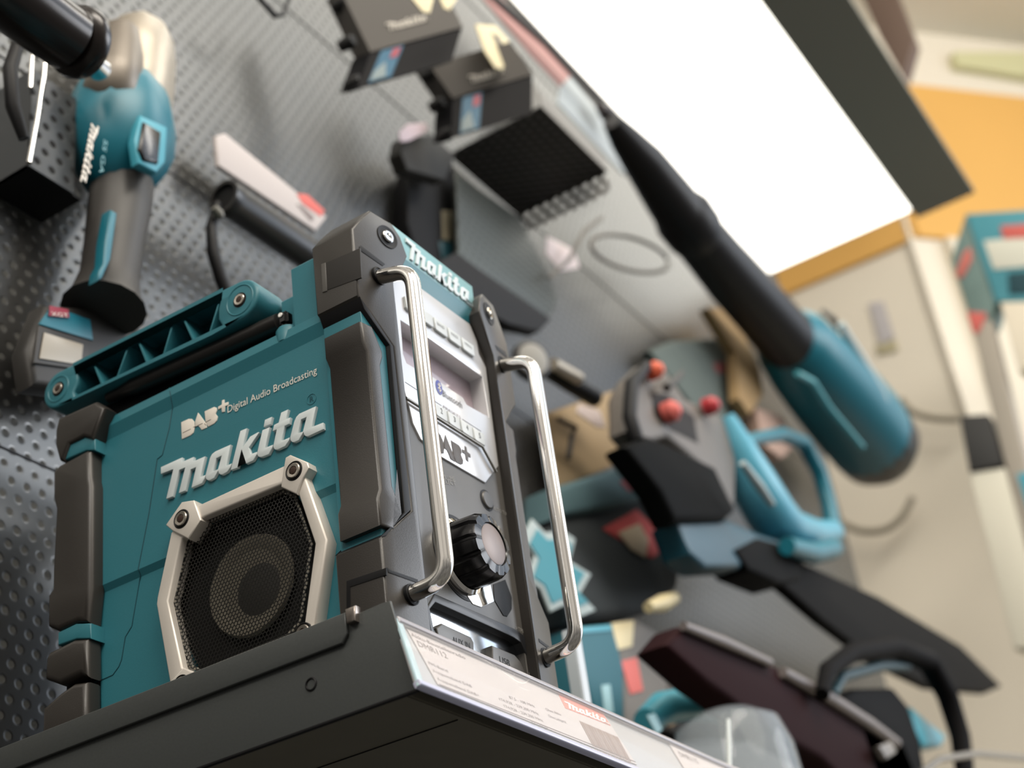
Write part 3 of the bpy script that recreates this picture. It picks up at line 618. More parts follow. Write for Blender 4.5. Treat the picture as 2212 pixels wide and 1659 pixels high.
# lower gray face texts, knob, tuner key
text('VOLUME', CF, (952, 1034), (983, 1040), .0032, .0001, mat('faint print', (140, 138, 134), .6), radio)
text('SELECT', CF, (954, 1043), (985, 1049), .0032, .0001, MATS['faint print'], radio)
text('AUTO TUNE', CF, (1066, 1101), (1101, 1117), .0028, .0001, MATS['faint print'], radio)
tb = CF.at((1051, 1081), .0)
lathe('tune_key_rim', (tb[0], -CW, tb[1]), (0, -1, 0), [(.0080, -.001), (.0080, .0003), (.0070, .0003), (.0070, -.001)], BLACK, radio, 32)
lathe('tune_key', (tb[0], -CW, tb[1]), (0, -1, 0), [(.0066, -.001), (.0066, .0008), (.0058, .0016), (0, .0018)], GREY, radio, 32)
kz = CF.at((1067, 1175), .027); print('knob', kz)
kx, kzz = kz
lathe('knob_well', (kx, -CW, kzz), (0, -1, 0), [(.0300, -.001), (.0300, .0004), (.0275, .0002), (.027, -.0005), (0, -.0005)], BLACK, radio, 56)
lathe('knob_ring', (kx, -CW, kzz), (0, -1, 0), [(.0265, 0), (.0260, .0030), (.0235, .0045), (.0225, .0020)], CHROME, radio, 56)
knob = lathe('tuning_knob', (kx, -CW, kzz), (0, -1, 0), [(.0228, .002), (.0232, .008), (.0228, .0215), (.0208, .0262), (.0150, .0274), (.0144, .0262), (.0, .0262)], BLACKG, radio, 96, fn=lambda k, i: (.92 if (k % 8) in (0, 1) and 1 <= i <= 3 else 1))
lathe('knob_disc', (kx, -CW, kzz), (0, -1, 0), [(.0140, .0258), (.0140, .0266), (.0134, .0269), (0, .0269)], mat('knob disc', (124, 110, 104), .4, metal=.2), knob, 48)
# chrome facets beneath the knob
prism('chrome_insert', CF, [(1004, 1278), (1020, 1275), (1060, 1262), (1068, 1300), (1040, 1312), (1022, 1305)], -.0005, .0006, CHROME, radio, .0004)
prism('front_vent', CF, [(1066, 1262), (1092, 1252), (1106, 1290), (1106, 1316), (1096, 1332), (1088, 1330), (1068, 1296)], -.0005, .0005, BLACK, radio, .0004)
# socket slot
prism('slot_floor', CF, [(925, 1290), (1160, 1400), (1160, 1500), (925, 1500)], -.0062, -.0052, mat('polished slot floor', (200, 205, 210), .12, metal=1), radio, .0002, wt=0)
prism('slot_rim', CF, [[(923, 1313), (939, 1282), (1112, 1358), (1135, 1374), (1152, 1412), (1154, 1478), (995, 1478), (932, 1367)], [(929, 1316), (941, 1301), (1108, 1376), (1126, 1388), (1143, 1424), (1144, 1462), (1002, 1462), (938, 1360)]], -.012, .0008, mat('slot black', (30, 31, 34), .35), radio, .0006)
prism('socket_cover', CF, [(943, 1356), (955, 1346), (1018, 1376), (1024, 1388), (1025, 1430), (960, 1430)], -.0105, .0002, GREY, radio, .001)
prism('socket_cover', CF, [(1064, 1394), (1112, 1414), (1124, 1428), (1140, 1462), (1066, 1470)], -.0105, .0002, GREY, radio, .001)
text('AUX IN', CF, (978, 1388), (1016, 1402), .0042, .0002, BLACK, radio)
text('USB', CF, (1080, 1431), (1102, 1440), .0045, .0002, BLACK, radio)
text('>TPE<', CF, (1114, 1360), (1137, 1371), .0028, .0001, MATS['faint print'], radio)
# guard bars
def bar(xt, zt_, zb_, pr=.0335, x2=None):
    P = smooth_path([(xt, .004, zt_), (xt, -pr, zt_ + .003), (xt, -pr, zb_ - .003), (xt, .004, zb_)], .011, 10)
    b = tube('guard_bar', P, .0052, CHROME, radio, 28)
    for z in (zt_, zb_): lathe('bar_socket', (xt, 0, z), (0, -1, 0), [(.0066, -.001), (.0066, .0012), (.0056, .0016), (.0053, .001)], BLACK, radio, 28)
    return b
bx = L0([(818, 597)])[0]; bx2 = L0([(888, 1285)])[0]
XB = .5 * (bx[0] + bx2[0])
topc = on(884, 582, 0, XB); botc = on(952, 1258, 0, XB); mid = on(925, 700, 0, XB); mid2 = on(966, 1150, 0, XB)
BARY = .5 * (on(923, 860, 0, XB).y + on(952, 1150, 0, XB).y)
for xx, sd in ((XB, 0), (W - XB, 1)):
    P = smooth_path([(xx, .0, bx[1]), (xx, BARY, bx[1] - .0080), (xx, BARY, bx2[1] + .0020), (xx, .0, bx2[1])], .0135, 10)
    tube('guard_bar', P, .0053, CHROME, radio, 28)
    for z in (bx[1], bx2[1]): lathe('bar_socket', (xx, -TK * min(xx, W - xx), z), (0, -1, 0), [(.0068, -.001), (.0068, .0012), (.0058, .0016), (.0054, .001)], BLACK, radio, 28)

# ------------------------------------------------------------------ goods on and around the tool wall
def BG(Y): return Frame((0, Y, 0), (1, 0, 0), (0, 0, 1))
def SX(X): return Frame((X, 0, 0), (0, -1, 0), (0, 0, 1))
def pl(name, pts, Y, th, m, parent=None, bev=.002, fr=None):
    f = fr or BG(Y); return prism(name, f, pts, -th, 0, m, parent, min(bev, th * .45))
def tb(name, pts, Y, m, parent=None, seg=20, flat=1, rad=0, up=None):
    P = []; R = []
    for i, p in enumerate(pts):
        y = p[3] if len(p) > 3 else Y
        q = on(p[0], p[1], 1, y); P.append(q); R.append(p[2] * depth(q) / FPX)
    return tube(name, P, R, m, parent, seg, flat, up)
def base(px, py, Y): return tuple(on(px, py, 1, Y))
class Quad(Frame):
    def __init__(s, o, a, b): super().__init__(o, Vector(a) - Vector(o), Vector(b) - Vector(o)); s.lu = (Vector(a) - Vector(o)).length; s.lv = (Vector(b) - Vector(o)).length
GLAZE = mat('glossy black brown', (34, 29, 27), .22)
PERFB = dotmat('black perforated sheet', (52, 54, 55), (8, 8, 9), 0, 2, .0165, .0036, metal=.2, rough=.45, dimple=.2)

# angle grinder hanging battery down
g = thing('angle_grinder', 'teal and grey cordless angle grinder hanging head up at the left with its battery below', 'power tool', base(250, 750, .30))
tb('gear_head', [(312, 62, 50), (308, 80, 70), (303, 130, 80), (296, 190, 84), (285, 225, 88)], .305, MAGN, g, 8, .9)
tb('head_cap', [(262, 70, 40, .29), (258, 110, 52, .29), (250, 160, 60, .29), (238, 205, 60, .29), (230, 222, 30, .29), (228, 226, 8, .29)], .29, mat('head grey', (120, 112, 102), .4, metal=.3), g, 10)
tb('spindle_flange', [(196, 128, 18, .26), (214, 150, 26, .27)], .26, mat('bright steel', (210, 214, 216), .2, metal=1), g, 20)
tb('motor_collar', [(280, 208, 92), (268, 232, 114), (264, 270, 122), (260, 315, 122), (256, 355, 108), (258, 392, 84), (262, 405, 60)], .305, TEALT, g, 10, .9)
gp = tb('grip', [(262, 372, 50), (264, 400, 68), (258, 450, 68), (246, 530, 64), (236, 600, 64), (228, 645, 76), (224, 668, 92)], .305, TOOLG, g, 16)
pl('paddle_switch', [(240, 452), (254, 460), (240, 560), (222, 600), (212, 606), (214, 585), (224, 568), (228, 520)], .278, .012, TEALT, g)
bt_ = thing('tool_battery', 'dark battery with grey display clipped under the hanging grinder', 'battery', base(190, 830, .30))
pl('battery_case', [(96, 656), (190, 662), (296, 700), (332, 742), (306, 826), (214, 850), (72, 832), (60, 752)], .312, .022, mat('battery brown black', (40, 38, 36), .5), bt_, .006)
pl('teal_band', [(112, 660), (196, 690), (202, 735), (84, 700)], .3105, .002, TEALT, bt_)
pl('display_bezel', [(84, 702), (194, 738), (190, 800), (72, 784)], .3100, .002, mat('bezel grey', (44, 42, 40), .5), bt_)
pl('display', [(96, 718), (180, 744), (176, 788), (86, 774)], .3088, .001, LCD, bt_, .0003)
pl('badge', [(108, 660), (148, 668), (150, 686), (106, 682)], .3088, .001, mat('badge red', (150, 52, 72), .5), bt_, .0003)
QB = BG(.3080); text('XGT', QB, (112, 682), (148, 686), .0036, 0, WHITE, bt_)
pl('thumb_switch', [(312, 262), (350, 285), (344, 352), (312, 345), (302, 320)], .258, .012, BLACKG, g, .0025)
pl('switch_frame', [(304, 248), (362, 274), (358, 350), (340, 372), (300, 352), (292, 300)], .261, .010, TEALL, g, .002)
QG = BG(.2640); ga, gb = QG.at((196, 262)), QG.at((172, 392))
stamp('brand_logo', LOGO, QG, ga, gb, .0085, 0, .0012, WHITE, g, .0003)
text('SS GA', QG, (224, 300), (214, 372), .0045, 0, mat('grey teal print', (110, 160, 168), .5), g)
# perforated bin with a near-black bottom sheet, hook, black pipe handle
c_ = on(62, 357, 1, .310); c2_ = on(172, 408, 2, c_.z); ztp = on(95, 165, 1, .310).z
bn = thing('perforated_bin', 'black perforated metal bin at the left edge behind the grinder', 'holder', tuple(c_))
xr2 = on(160, 403, 1, .310).x
box('front_sheet', (c_.x, .310, c_.z), (xr2, .312, ztp), PERFB, bn)
box('left_sheet', (c_.x, .312, c_.z), (c_.x + .002, .359, ztp), mat('dark sheet', (60, 63, 66), .45, metal=.2), bn)
box('bottom_sheet', (c_.x, .312, c_.z), (xr2 + .01, .359, c_.z + .002), mat('bin black', (14, 15, 18), .5), bn)
hk = tb('wire_hook', [(66, 190, 5), (70, 95, 5), (78, 84, 5), (100, 104, 5), (95, 165, 5), (80, 260, 5), (63, 352, 6)], .295, CHROME, None, 10)
label(hk, 'thin chrome wire hook in front of the black perforated bin', 'hook')
st_ = tb('cable_loop', [(78, 60, 10), (40, 90, 14), (22, 150, 17), (28, 230, 17), (52, 300, 12)], .275, BLACK, None, 12)
label(st_, 'black looped strap hanging left of the chrome hook', 'strap')
sd = thing('side_handle', 'glossy black cylindrical tool handle with a round flange in the top left corner', 'tool handle', base(120, 60, .20))
ax_ = [(-120, -120), (20, -8), (110, 58), (150, 86), (166, 98), (182, 110), (190, 116)]
tb('handle_body', [(x, y, r_) for (x, y), r_ in zip(ax_[:4], (82, 76, 72, 70))], .20, GLAZE, sd, 28)
tb('flange', [(148, 80, 62), (158, 84, 78), (172, 92, 82), (182, 96, 78), (186, 98, 60)], .20, GLAZE, sd, 28)

# shelf strip, pipe and strap
w1_ = thing('price_strip', 'white price strip with a red patch on the wall above the black pipe', 'price tag', base(580, 380, .325))
pl('card', [(467, 293), (487, 287), (707, 468), (683, 499), (472, 357)], .325, .006, CARD, w1_)
pl('red_patch', [(641, 418), (664, 420), (702, 455), (694, 468), (654, 440)], .3245, .001, RED, w1_, .0003)
pl('barcode', [(640, 440), (655, 446), (680, 470), (672, 478)], .3245, .001, GT, w1_, .0003)
pp = thing('pipe_holder', 'black hollow pipe with a hanging strap on the wall behind the radio handle', 'pipe', base(580, 490, .30))
pz = on(482, 424, 1, .30); r0_ = 41 * depth(pz) / FPX
lathe('pipe', pz, (1, 0, 0), [(r0_ * .80, .04), (r0_ * .80, 0), (r0_, 0), (r0_, .012), (r0_ * .93, .014), (r0_ * .93, .20), (0, .20)], mat('satin black pipe', (42, 41, 40), .3), pp, 36)
lathe('pipe_bore', (pz.x + .004, pz.y, pz.z), (1, 0, 0), [(r0_ * .79, 0), (0, 0.0005)], mat('bore shade', (5, 5, 5), .8), pp, 30)  # near-black disc paints the shade inside the hollow end
tb('strap', [(470, 440, 9), (456, 490, 12), (460, 545, 14), (476, 600, 14), (500, 660, 14)], .30, BLACK, pp, 12)
tb('clip', [(462, 448, 8, .29), (472, 462, 12, .29), (478, 470, 8, .29)], .29, mat('clip grey', (120, 118, 110), .4), pp)
hk2 = tb('wall_hook', [(556, -8, 6), (594, 34, 7), (612, 32, 5), (626, -8, 5)], .30, BLACK, None, 10)
label(hk2, 'black angled wire wall hook at the top edge left of the batteries', 'hook')

# two boxed battery packs
def pack(V0, V1, V3, V4, y, lab):
    v0 = on(*V0, 1, y); v1 = on(*V1, 1, y - .085); e2 = on(*V3, 1, y + .01) - v0; e3 = on(*V4, 1, y + .008) - v0; e1 = v1 - v0
    t = thing('battery_pack', lab, 'battery', tuple(v0 + e3), 'black battery packs hanging high on the wall')
    link('pack_lid', hexa_mesh([v0, v1, v1 + e2, v0 + e2, v0 + Vector((.012, .03, .014)), v1 + Vector((.012, .03, .014)), v1 + e2 + Vector((.012, .03, .014)), v0 + e2 + Vector((.012, .03, .014))]), mat('pack lit grey', (84, 80, 76), .5), t)  # lit upper face put into a lighter grey than the pack
    i1 = e1 * .985; o = v0 + e1 * .0075 + Vector((.001, .001, 0))
    link('pack_body', hexa_mesh([o, o + i1, o + i1 + e3, o + e3] + [p + Vector((.006, .03, .012)) for p in (o, o + i1, o + i1 + e3, o + e3)]), mat('pack black', (18, 18, 21), .6, spec=.15), t)
    for k in range(3):
        a_ = v0 + e2 * (.9 - .0 * k) * (1 - k / 2.2) + e1.normalized() * .004 + e3 * (k * .42)
        lathe('slide_rail', a_ + Vector((.006, .012, 0)), (0, 1, 0), [(.007, -.008), (.009, 0), (.007, .012)], mat('rail black', (30, 30, 30), .5), t, 12)
    q = Quad(v0, v1, v0 + e2)
    stamp('brand_logo', LOGO, q, (q.lu * .27, q.lv * .22), (q.lu * .70, q.lv * .22), .011, .0004, .0012, WHITE, t, .0002)
    nn = i1.cross(e3).normalized(); nn = nn if nn.dot(EYE - o) > 0 else -nn
    def patch(nm, uv, m, k):
        P_ = [o + i1 * a_ + e3 * (1 - b_) for a_, b_ in uv]
        link(nm, hexa_mesh([p + nn * (.0006 * k + .0005) for p in P_] + [p - nn * .0004 for p in P_]), m, t)
    patch('type_label', [(.10, .04), (.34, .04), (.36, .94), (.12, .94)], mat('label blue', (36, 92, 122), .5), 1)
    patch('label_red', [(.25, .62), (.33, .62), (.34, .88), (.26, .88)], mat('label red', (158, 60, 74), .5), 2)
    patch('label_grey', [(.115, .08), (.28, .08), (.22, .55), (.125, .35)], mat('label grey', (120, 136, 140), .5), 2)
    return t
pack((800, 112), (1000, 58), (736, -20), (772, 188), .25, 'higher black battery pack at the top edge of the wall')
pack((978, 212), (1152, 160), (928, 140), (974, 298), .25, 'lower black battery pack resting on the perforated mesh shelf')
for i, (pp_, lab) in enumerate((([(888, -6), (938, -6), (930, 28), (914, 26)], 'small cream tag hanging at the left of the two at the top edge'),
                              ([(950, -6), (990, -6), (972, 22), (960, 18)], 'small cream tag hanging at the right of the two at the top edge'),
                              ([(1028, 52), (1070, 55), (1120, 112), (1112, 138), (1096, 130), (1086, 150), (1070, 146), (1048, 112)], 'large cream printed tag hanging between the battery packs and the canopy'))):
    label(pl('hang_tag', pp_, .15 if i < 2 else .19, .002, CREAM), lab, 'tag', 'cream tags hanging near the battery packs')
lb_ = pl('hang_tag_print', [(1062, 70), (1078, 78), (1092, 108), (1082, 112)], .1895, .0005, DARKPR, bpy.data.objects['hang_tag.002'], .0001)

# perforated mesh shelf
m1 = on(1122, 464, 1, .352); m2 = on(1322, 384, 2, m1.z); m3 = on(985, 318, 1, .352)
ms = thing('mesh_shelf', 'black perforated sheet shelf under the lower battery pack', 'shelf', tuple(m1))
yf = max(m2.y, .12)
HEX = dotmat('black hexagon mesh', (84, 84, 84), (24, 24, 26), 0, 1, .0150, .0050, metal=.3, rough=.5, dimple=.2)
box('deck', (m3.x - .02, yf, m1.z), (m1.x, .355, m1.z + .002), HEX, ms)
HEXG = dotmat('grey lit mesh', (92, 88, 84), (240, 230, 220), 1, 2, .0170, .0058, metal=.2, rough=.45, dimple=0, see=True)
box('end_lip', (m1.x, yf, m1.z - .036), (m1.x + .002, .355, m1.z + .001), HEXG, ms)
box('front_lip', (m3.x - .02, yf - .002, m1.z), (m1.x, yf, m1.z + .028), mat('lit grey lip', (128, 124, 118), .4, metal=.3), ms)  # light on the front lip put into its paler grey
pl('bracket', [(872, 296), (930, 290), (984, 335), (962, 388), (880, 366), (866, 330)], .30, .02, mat('bracket grey', (48, 47, 45), .6, spec=.2), ms)
tg = pl('price_tag', [(862, 286), (880, 268), (922, 264), (926, 282), (884, 304), (866, 306)], .29, .002, mat('pinkish card', (214, 196, 204), .6)); label(tg, 'small pinkish tag on the left bracket of the mesh shelf', 'price tag')
bk_ = thing('dark_gap', 'added black sheet for the dark gap under the mesh shelf bracket', 'holder', base(930, 600, .34))
pl('gap_sheet', [(882, 372), (978, 332), (985, 560), (950, 620), (905, 560), (880, 480)], .335, .02, mat('gap black', (10, 10, 13), .6, spec=.15), bk_)  # added black sheet stands in for a dark gap on the wall
pl('cream_label', [(955, 455), (982, 456), (988, 500), (976, 520), (957, 516)], .3335, .001, mat('label cream', (176, 166, 140), .6), bk_, .0003)
pl('teal_label', [(948, 522), (990, 520), (990, 560), (955, 558)], .3335, .001, TEAL_DK, bk_, .0003)
s2_ = thing('slanted_shelf', 'grey perforated sheet with a black front edge below the mesh shelf', 'shelf', base(1100, 640, .31))
pl('sheet', [(985, 372), (1125, 470), (1206, 640), (1198, 672), (1166, 690), (990, 548)], .315, .006, dotmat('grey green sheet', (66, 70, 66), (50, 53, 50), 0, 2, .0150, .0030, metal=.5, rough=.4, dimple=.2), s2_)
pl('front_edge', [(925, 580), (986, 545), (1192, 688), (1166, 716), (1100, 700), (1010, 650)], .29, .02, mat('edge charcoal', (31, 31, 33), .6, spec=.15), s2_)
lo = thing('wire_loops', 'thin grey wire loops hanging under the right end of the mesh shelf', 'hook', base(1300, 560, .30))
tb('wire', [(1186, 600, 4), (1230, 560, 5), (1262, 500, 5), (1300, 470, 4)], .30, mat('wire grey', (96, 90, 82), .5), lo, 8)
tb('wire', [(1360 + 84 * math.cos(t * math.pi / 12) , 548 + 36 * math.sin(t * math.pi / 12) + 20 * math.cos(t * math.pi / 12), 5) for t in range(24)], .30, MATS['wire grey'], lo, 8)
pl('tag', [(1182, 510), (1240, 540), (1252, 578), (1212, 586), (1180, 548)], .32, .002, mat('lilac card', (210, 196, 196), .6), lo)

# header strips along the top of the wall
hd = thing('header_strip', 'printed header strip with pink, white and teal fields along the top of the tool wall', 'sign', base(1200, 200, .30))
pl('pink_field', [(1040, -10), (1082, -10), (1232, 165), (1212, 186), (1150, 120)], .30, .004, mat('header pink', (196, 140, 134), .6), hd)
pl('white_field', [(1212, 186), (1232, 165), (1396, 372), (1378, 392), (1345, 372), (1205, 222)], .30, .004, mat('header white', (188, 196, 200), .6), hd)
pl('teal_field', [(1190, 232), (1218, 252), (1292, 338), (1282, 360), (1240, 320)], .305, .004, TEALT, hd)
pl('grey_field', [(1150, 175), (1190, 230), (1290, 352), (1300, 385), (1150, 250)], .31, .004, mat('header grey', (120, 116, 110), .5), hd)
rl_ = tb('top_rail', [(1062, -10, 9), (1180, 95, 9), (1316, 244, 9)], .28, mat('brown rail', (72, 62, 58), .4)); label(rl_, 'thin brown rail along the edge of the glowing canopy', 'rail')
kb_ = tb('rail_knob', [(1296, 232, 10), (1308, 240, 18), (1322, 258, 18), (1330, 268, 10)], .27, mat('knob brown', (52, 40, 38), .4)); label(kb_, 'small dark brown knob at the lower end of the brown rail', 'knob')

# leaf blower
bl = thing('leaf_blower', 'long black tubed teal leaf blower hanging under the glowing canopy', 'garden tool', base(1700, 760, .22))
tb('nozzle_tube', [(1322, 262, 22), (1350, 300, 34), (1392, 352, 46), (1440, 420, 54), (1470, 462, 58)], .22, TUBEB, bl, 28)
tb('tube_collar', [(1464, 452, 58), (1476, 468, 66), (1500, 500, 64), (1512, 516, 58)], .22, TUBEB, bl, 28)
tb('blower_tube', [(1505, 506, 58), (1580, 598, 62), (1650, 676, 64), (1712, 748, 66)], .22, TUBEB, bl, 28)
tb('motor_housing', [(1694, 724, 66), (1712, 742, 84), (1750, 790, 92), (1800, 848, 98), (1850, 908, 100), (1880, 946, 96)], .22, TEALT, bl, 20)
tb('fan_cover', [(1876, 940, 98), (1898, 968, 92), (1912, 985, 70), (1918, 992, 40)], .22, mat('fan black', (36, 34, 34), .4), bl, 24)
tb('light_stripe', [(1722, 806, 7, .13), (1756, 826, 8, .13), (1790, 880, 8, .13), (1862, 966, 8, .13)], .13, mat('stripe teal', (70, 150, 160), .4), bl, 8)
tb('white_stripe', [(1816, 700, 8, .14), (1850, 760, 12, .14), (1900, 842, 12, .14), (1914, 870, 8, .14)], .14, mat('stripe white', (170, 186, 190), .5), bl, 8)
bp_ = tb('belt_hook', [(1778, 672, 6, .2), (1800, 690, 8, .18), (1812, 712, 6, .18)], .2, TOOLG, bl, 8)

# hedge trimmer
ht = thing('hedge_trimmer', 'teal hedge trimmer with black battery and red latches hanging right of the radio', 'garden tool', base(1560, 1200, .20))
pl('battery', [(1352, 962), (1402, 938), (1450, 958), (1545, 1005), (1592, 1104), (1570, 1124), (1462, 1128), (1430, 1062)], .18, .035, mat('battery black', (7, 8, 8), .7, spec=.08), ht, .01)
pl('rear_housing', [(1352, 848), (1368, 812), (1400, 782), (1440, 800), (1480, 858), (1568, 900), (1592, 1000), (1590, 1096), (1560, 1080), (1526, 1012), (1446, 944), (1384, 962), (1356, 930)], .20, .03, mat('housing grey', (104, 98, 92), .5), ht, .008)
pl('dark_recess', [(1404, 846), (1440, 850), (1500, 900), (1510, 960), (1450, 930), (1415, 900)], .1995, .004, mat('recess dark', (46, 43, 42), .6, spec=.15), ht)
tb('black_edge', [(1398, 790, 12), (1364, 830, 16), (1360, 900, 16), (1376, 950, 16)], .19, BLACK, ht, 10)
for p_, rr_, mm in (((1450, 888), 24, RED), ((1536, 876), 20, mat('dark red', (176, 52, 58), .4)), ((1414, 800), 20, mat('orange red', (214, 96, 66), .5))):
    q_ = on(*p_, 1, .185); lathe('latch', q_, (0, -1, 0), [(rr_ * depth(q_) / FPX, -.01), (rr_ * depth(q_) / FPX, .004), (rr_ * .5 * depth(q_) / FPX, .012), (0, .013)], mm, ht, 14)
tb('top_lever', [(1440, 838, 10, .18), (1462, 818, 9, .18), (1474, 804, 6, .18)], .18, TOOLG, ht, 8)
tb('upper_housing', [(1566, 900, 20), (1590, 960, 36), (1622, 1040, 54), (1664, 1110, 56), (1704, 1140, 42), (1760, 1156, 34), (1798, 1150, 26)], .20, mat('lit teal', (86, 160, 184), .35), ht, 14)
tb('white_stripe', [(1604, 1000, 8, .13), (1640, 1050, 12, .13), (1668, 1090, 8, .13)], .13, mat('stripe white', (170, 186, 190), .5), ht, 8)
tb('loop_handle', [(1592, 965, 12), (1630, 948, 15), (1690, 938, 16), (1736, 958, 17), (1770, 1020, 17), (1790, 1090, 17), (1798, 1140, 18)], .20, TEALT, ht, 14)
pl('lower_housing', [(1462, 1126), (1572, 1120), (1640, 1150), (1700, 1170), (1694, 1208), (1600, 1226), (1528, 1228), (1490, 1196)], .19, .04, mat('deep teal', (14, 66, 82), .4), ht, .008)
tb('front_guard', [(1700, 1180, 20), (1756, 1196, 24), (1800, 1186, 22)], .17, TEALT, ht, 12)
pl('gear_plate', [(1590, 1186), (1640, 1160), (1700, 1176), (1740, 1210), (1730, 1252), (1690, 1262), (1620, 1232)], .185, .05, mat('gear black', (14, 14, 14), .7, spec=.08), ht, .006)
pl('blade_sheath', [(1640, 1186), (1720, 1206), (1900, 1288), (2075, 1392), (2166, 1482), (2134, 1496), (2012, 1484), (1896, 1428), (1782, 1342), (1690, 1262)], .19, .02, mat('sheath black', (19, 18, 17), .7, spec=.08), ht, .006)

# chainsaw
cs = thing('chainsaw', 'black chainsaw with a dark maroon bar cover at the lower right', 'garden tool', base(1850, 1600, .10))
pl('bar_cover', [(1440, 1392), (1474, 1350), (1560, 1388), (1700, 1446), (1850, 1530), (1950, 1600), (1985, 1680), (1860, 1720), (1780, 1640), (1650, 1568), (1580, 1510), (1532, 1476)], .12, .04, mat('maroon black', (34, 10, 13), .7, spec=.08), cs, .008)
tb('cover_highlight', [(1476, 1352, 10), (1560, 1386, 13), (1662, 1432, 10)], .115, mat('highlight grey', (120, 112, 110), .35, metal=.3), cs, 10)  # grey tubes stand in for the highlight along the cover's top
tb('cover_highlight', [(1690, 1452, 12), (1790, 1508, 15), (1880, 1566, 15), (1936, 1606, 12)], .115, MATS['highlight grey'], cs, 10)
tb('front_handle', [(1776, 1500, 16), (1788, 1448, 20), (1840, 1410, 22), (1930, 1398, 24), (2004, 1428, 25), (2046, 1500, 24), (2074, 1590, 22), (2088, 1700, 20)], .10, mat('handle black', (14, 13, 14), .7, spec=.08), cs, 16)
tb('handle_inner', [(1800, 1500, 10), (1820, 1462, 12), (1900, 1440, 12), (1960, 1440, 10)], .11, TEAL_DK, cs, 10)
pl('motor_housing', [(1812, 1508), (1850, 1484), (1930, 1482), (1962, 1520), (1990, 1600), (2006, 1700), (1900, 1700), (1860, 1580)], .12, .08, mat('motor black', (4, 4, 5), .7, spec=.08), cs, .01)
pl('teal_cover', [(1968, 1525), (2010, 1560), (2046, 1590), (2036, 1612), (1996, 1614), (1978, 1580)], .14, .03, TEALL, cs, .006)
pl('oil_cap', [(1900, 1612), (1926, 1600), (1938, 1625), (1916, 1640)], .10, .01, mat('cap grey', (120, 116, 112), .4), cs)
gt_ = tb('bent_tube', [(1990, 1668, 7), (2030, 1640, 8), (2110, 1628, 8), (2240, 1640, 8)], .05, mat('tube grey', (110, 108, 106), .3, metal=.5), None, 10); label(gt_, 'bent grey metal tube in the bottom right corner', 'tube')

# soft goods, boxes and signs right of the radio
bgk = thing('tool_bag', 'dark grey tool bag with a red and cream logo behind the guard bars', 'bag', base(1340, 1320, .30))
pl('bag_body', [(1190, 1110), (1290, 1092), (1400, 1056), (1450, 1110), (1476, 1200), (1470, 1270), (1430, 1312), (1340, 1338), (1230, 1340), (1185, 1240)], .29, .05, mat('bag charcoal', (56, 60, 62), .8, spec=.2), bgk, .015)
pl('bag_band', [(1200, 1050), (1300, 1020), (1380, 996), (1420, 1070), (1330, 1096), (1200, 1118)], .28, .05, mat('band teal grey', (66, 92, 98), .8), bgk, .01)
pl('logo_red', [(1302, 1142), (1376, 1100), (1412, 1136), (1438, 1184), (1410, 1206), (1362, 1178)], .2885, .002, mat('logo red', (178, 66, 64), .7), bgk)
pl('logo_cream', [(1336, 1150), (1382, 1130), (1402, 1166), (1396, 1204), (1364, 1186)], .2860, .002, mat('logo cream', (172, 156, 132), .7), bgk)
pl('red_strip', [(1340, 1040), (1400, 1014), (1412, 1050), (1360, 1062)], .2785, .002, mat('strip red', (142, 70, 76), .7), bgk)
bd = pl('cardboard_panel', [(1188, 890), (1330, 842), (1410, 880), (1386, 960), (1330, 1006), (1200, 1056)], .33, .01, mat('tan cardboard', (150, 128, 96), .8)); label(bd, 'tan cardboard panel on the wall above the tool bag', 'cardboard')
th_ = tb('t_hook', [(1206, 905, 5), (1244, 925, 6), (1236, 940, 6), (1228, 990, 6)], .30, BLACK, None, 8); label(th_, 'small black T shaped hook on the tan cardboard panel', 'hook')
bg2 = thing('hanging_bag', 'muted grey green bag behind the hedge trimmer latches', 'bag', base(1500, 900, .33))
pl('bag_body', [(1404, 756), (1450, 736), (1560, 728), (1604, 850), (1600, 910), (1560, 930), (1500, 880)], .325, .02, mat('bag grey green', (88, 98, 94), .8), bg2, .006)
pl('red_mark', [(1540, 786), (1570, 780), (1580, 806), (1550, 806)], .3235, .001, mat('faint red', (140, 78, 76), .8), bg2)
tn = pl('tan_box', [(1530, 664), (1580, 668), (1640, 790), (1650, 850), (1620, 896), (1596, 860), (1590, 760)], .295, .02, mat('tan box', (160, 132, 92), .8)); label(tn, 'narrow tan box standing between the grey green bag and the leaf blower', 'box')
pk_ = pl('carton', [(1632, 880), (1690, 900), (1720, 960), (1690, 990), (1650, 960)], .30, .03, mat('pink carton', (178, 150, 136), .8)); label(pk_, 'pale pink carton peeking out under the leaf blower housing', 'box')
gw = thing('grinding_disc', 'grey grinding disc with black rim on a black pipe right of the radio top', 'disc', base(1150, 790, .28))
q_ = on(1146, 780, 1, .28); rr_ = 46 * depth(q_) / FPX
lathe('disc', q_, (-.45, -.85, -.2), [(rr_, -.004), (rr_, .004), (rr_ * .8, .006), (rr_ * .78, .003), (0, .003)], mat('disc black', (30, 30, 30), .5), gw, 36)
lathe('disc_face', q_, (-.45, -.85, -.2), [(rr_ * .78, .002), (rr_ * .78, .0075), (rr_ * .3, .010), (0, .010)], mat('disc grey', (150, 148, 142), .5), gw, 36)
tb('black_pipe', [(1180, 796, 20), (1230, 828, 20), (1284, 860, 20)], .29, BLACK, gw, 16)
tb('steel_sleeve', [(1194, 786, 14, .27), (1250, 818, 14, .27)], .27, MAGN, gw, 12)
pt_ = pl('price_tag', [(1252, 872), (1296, 886), (1310, 924), (1290, 922), (1246, 890)], .28, .002, mat('pale card', (206, 192, 190), .6)); label(pt_, 'pale price tag hanging just under the black pipe end', 'price tag')
star = thing('starburst_sign', 'turquoise starburst promotion sign with a white rim behind the right guard bar', 'sign', base(1210, 1300, .26))
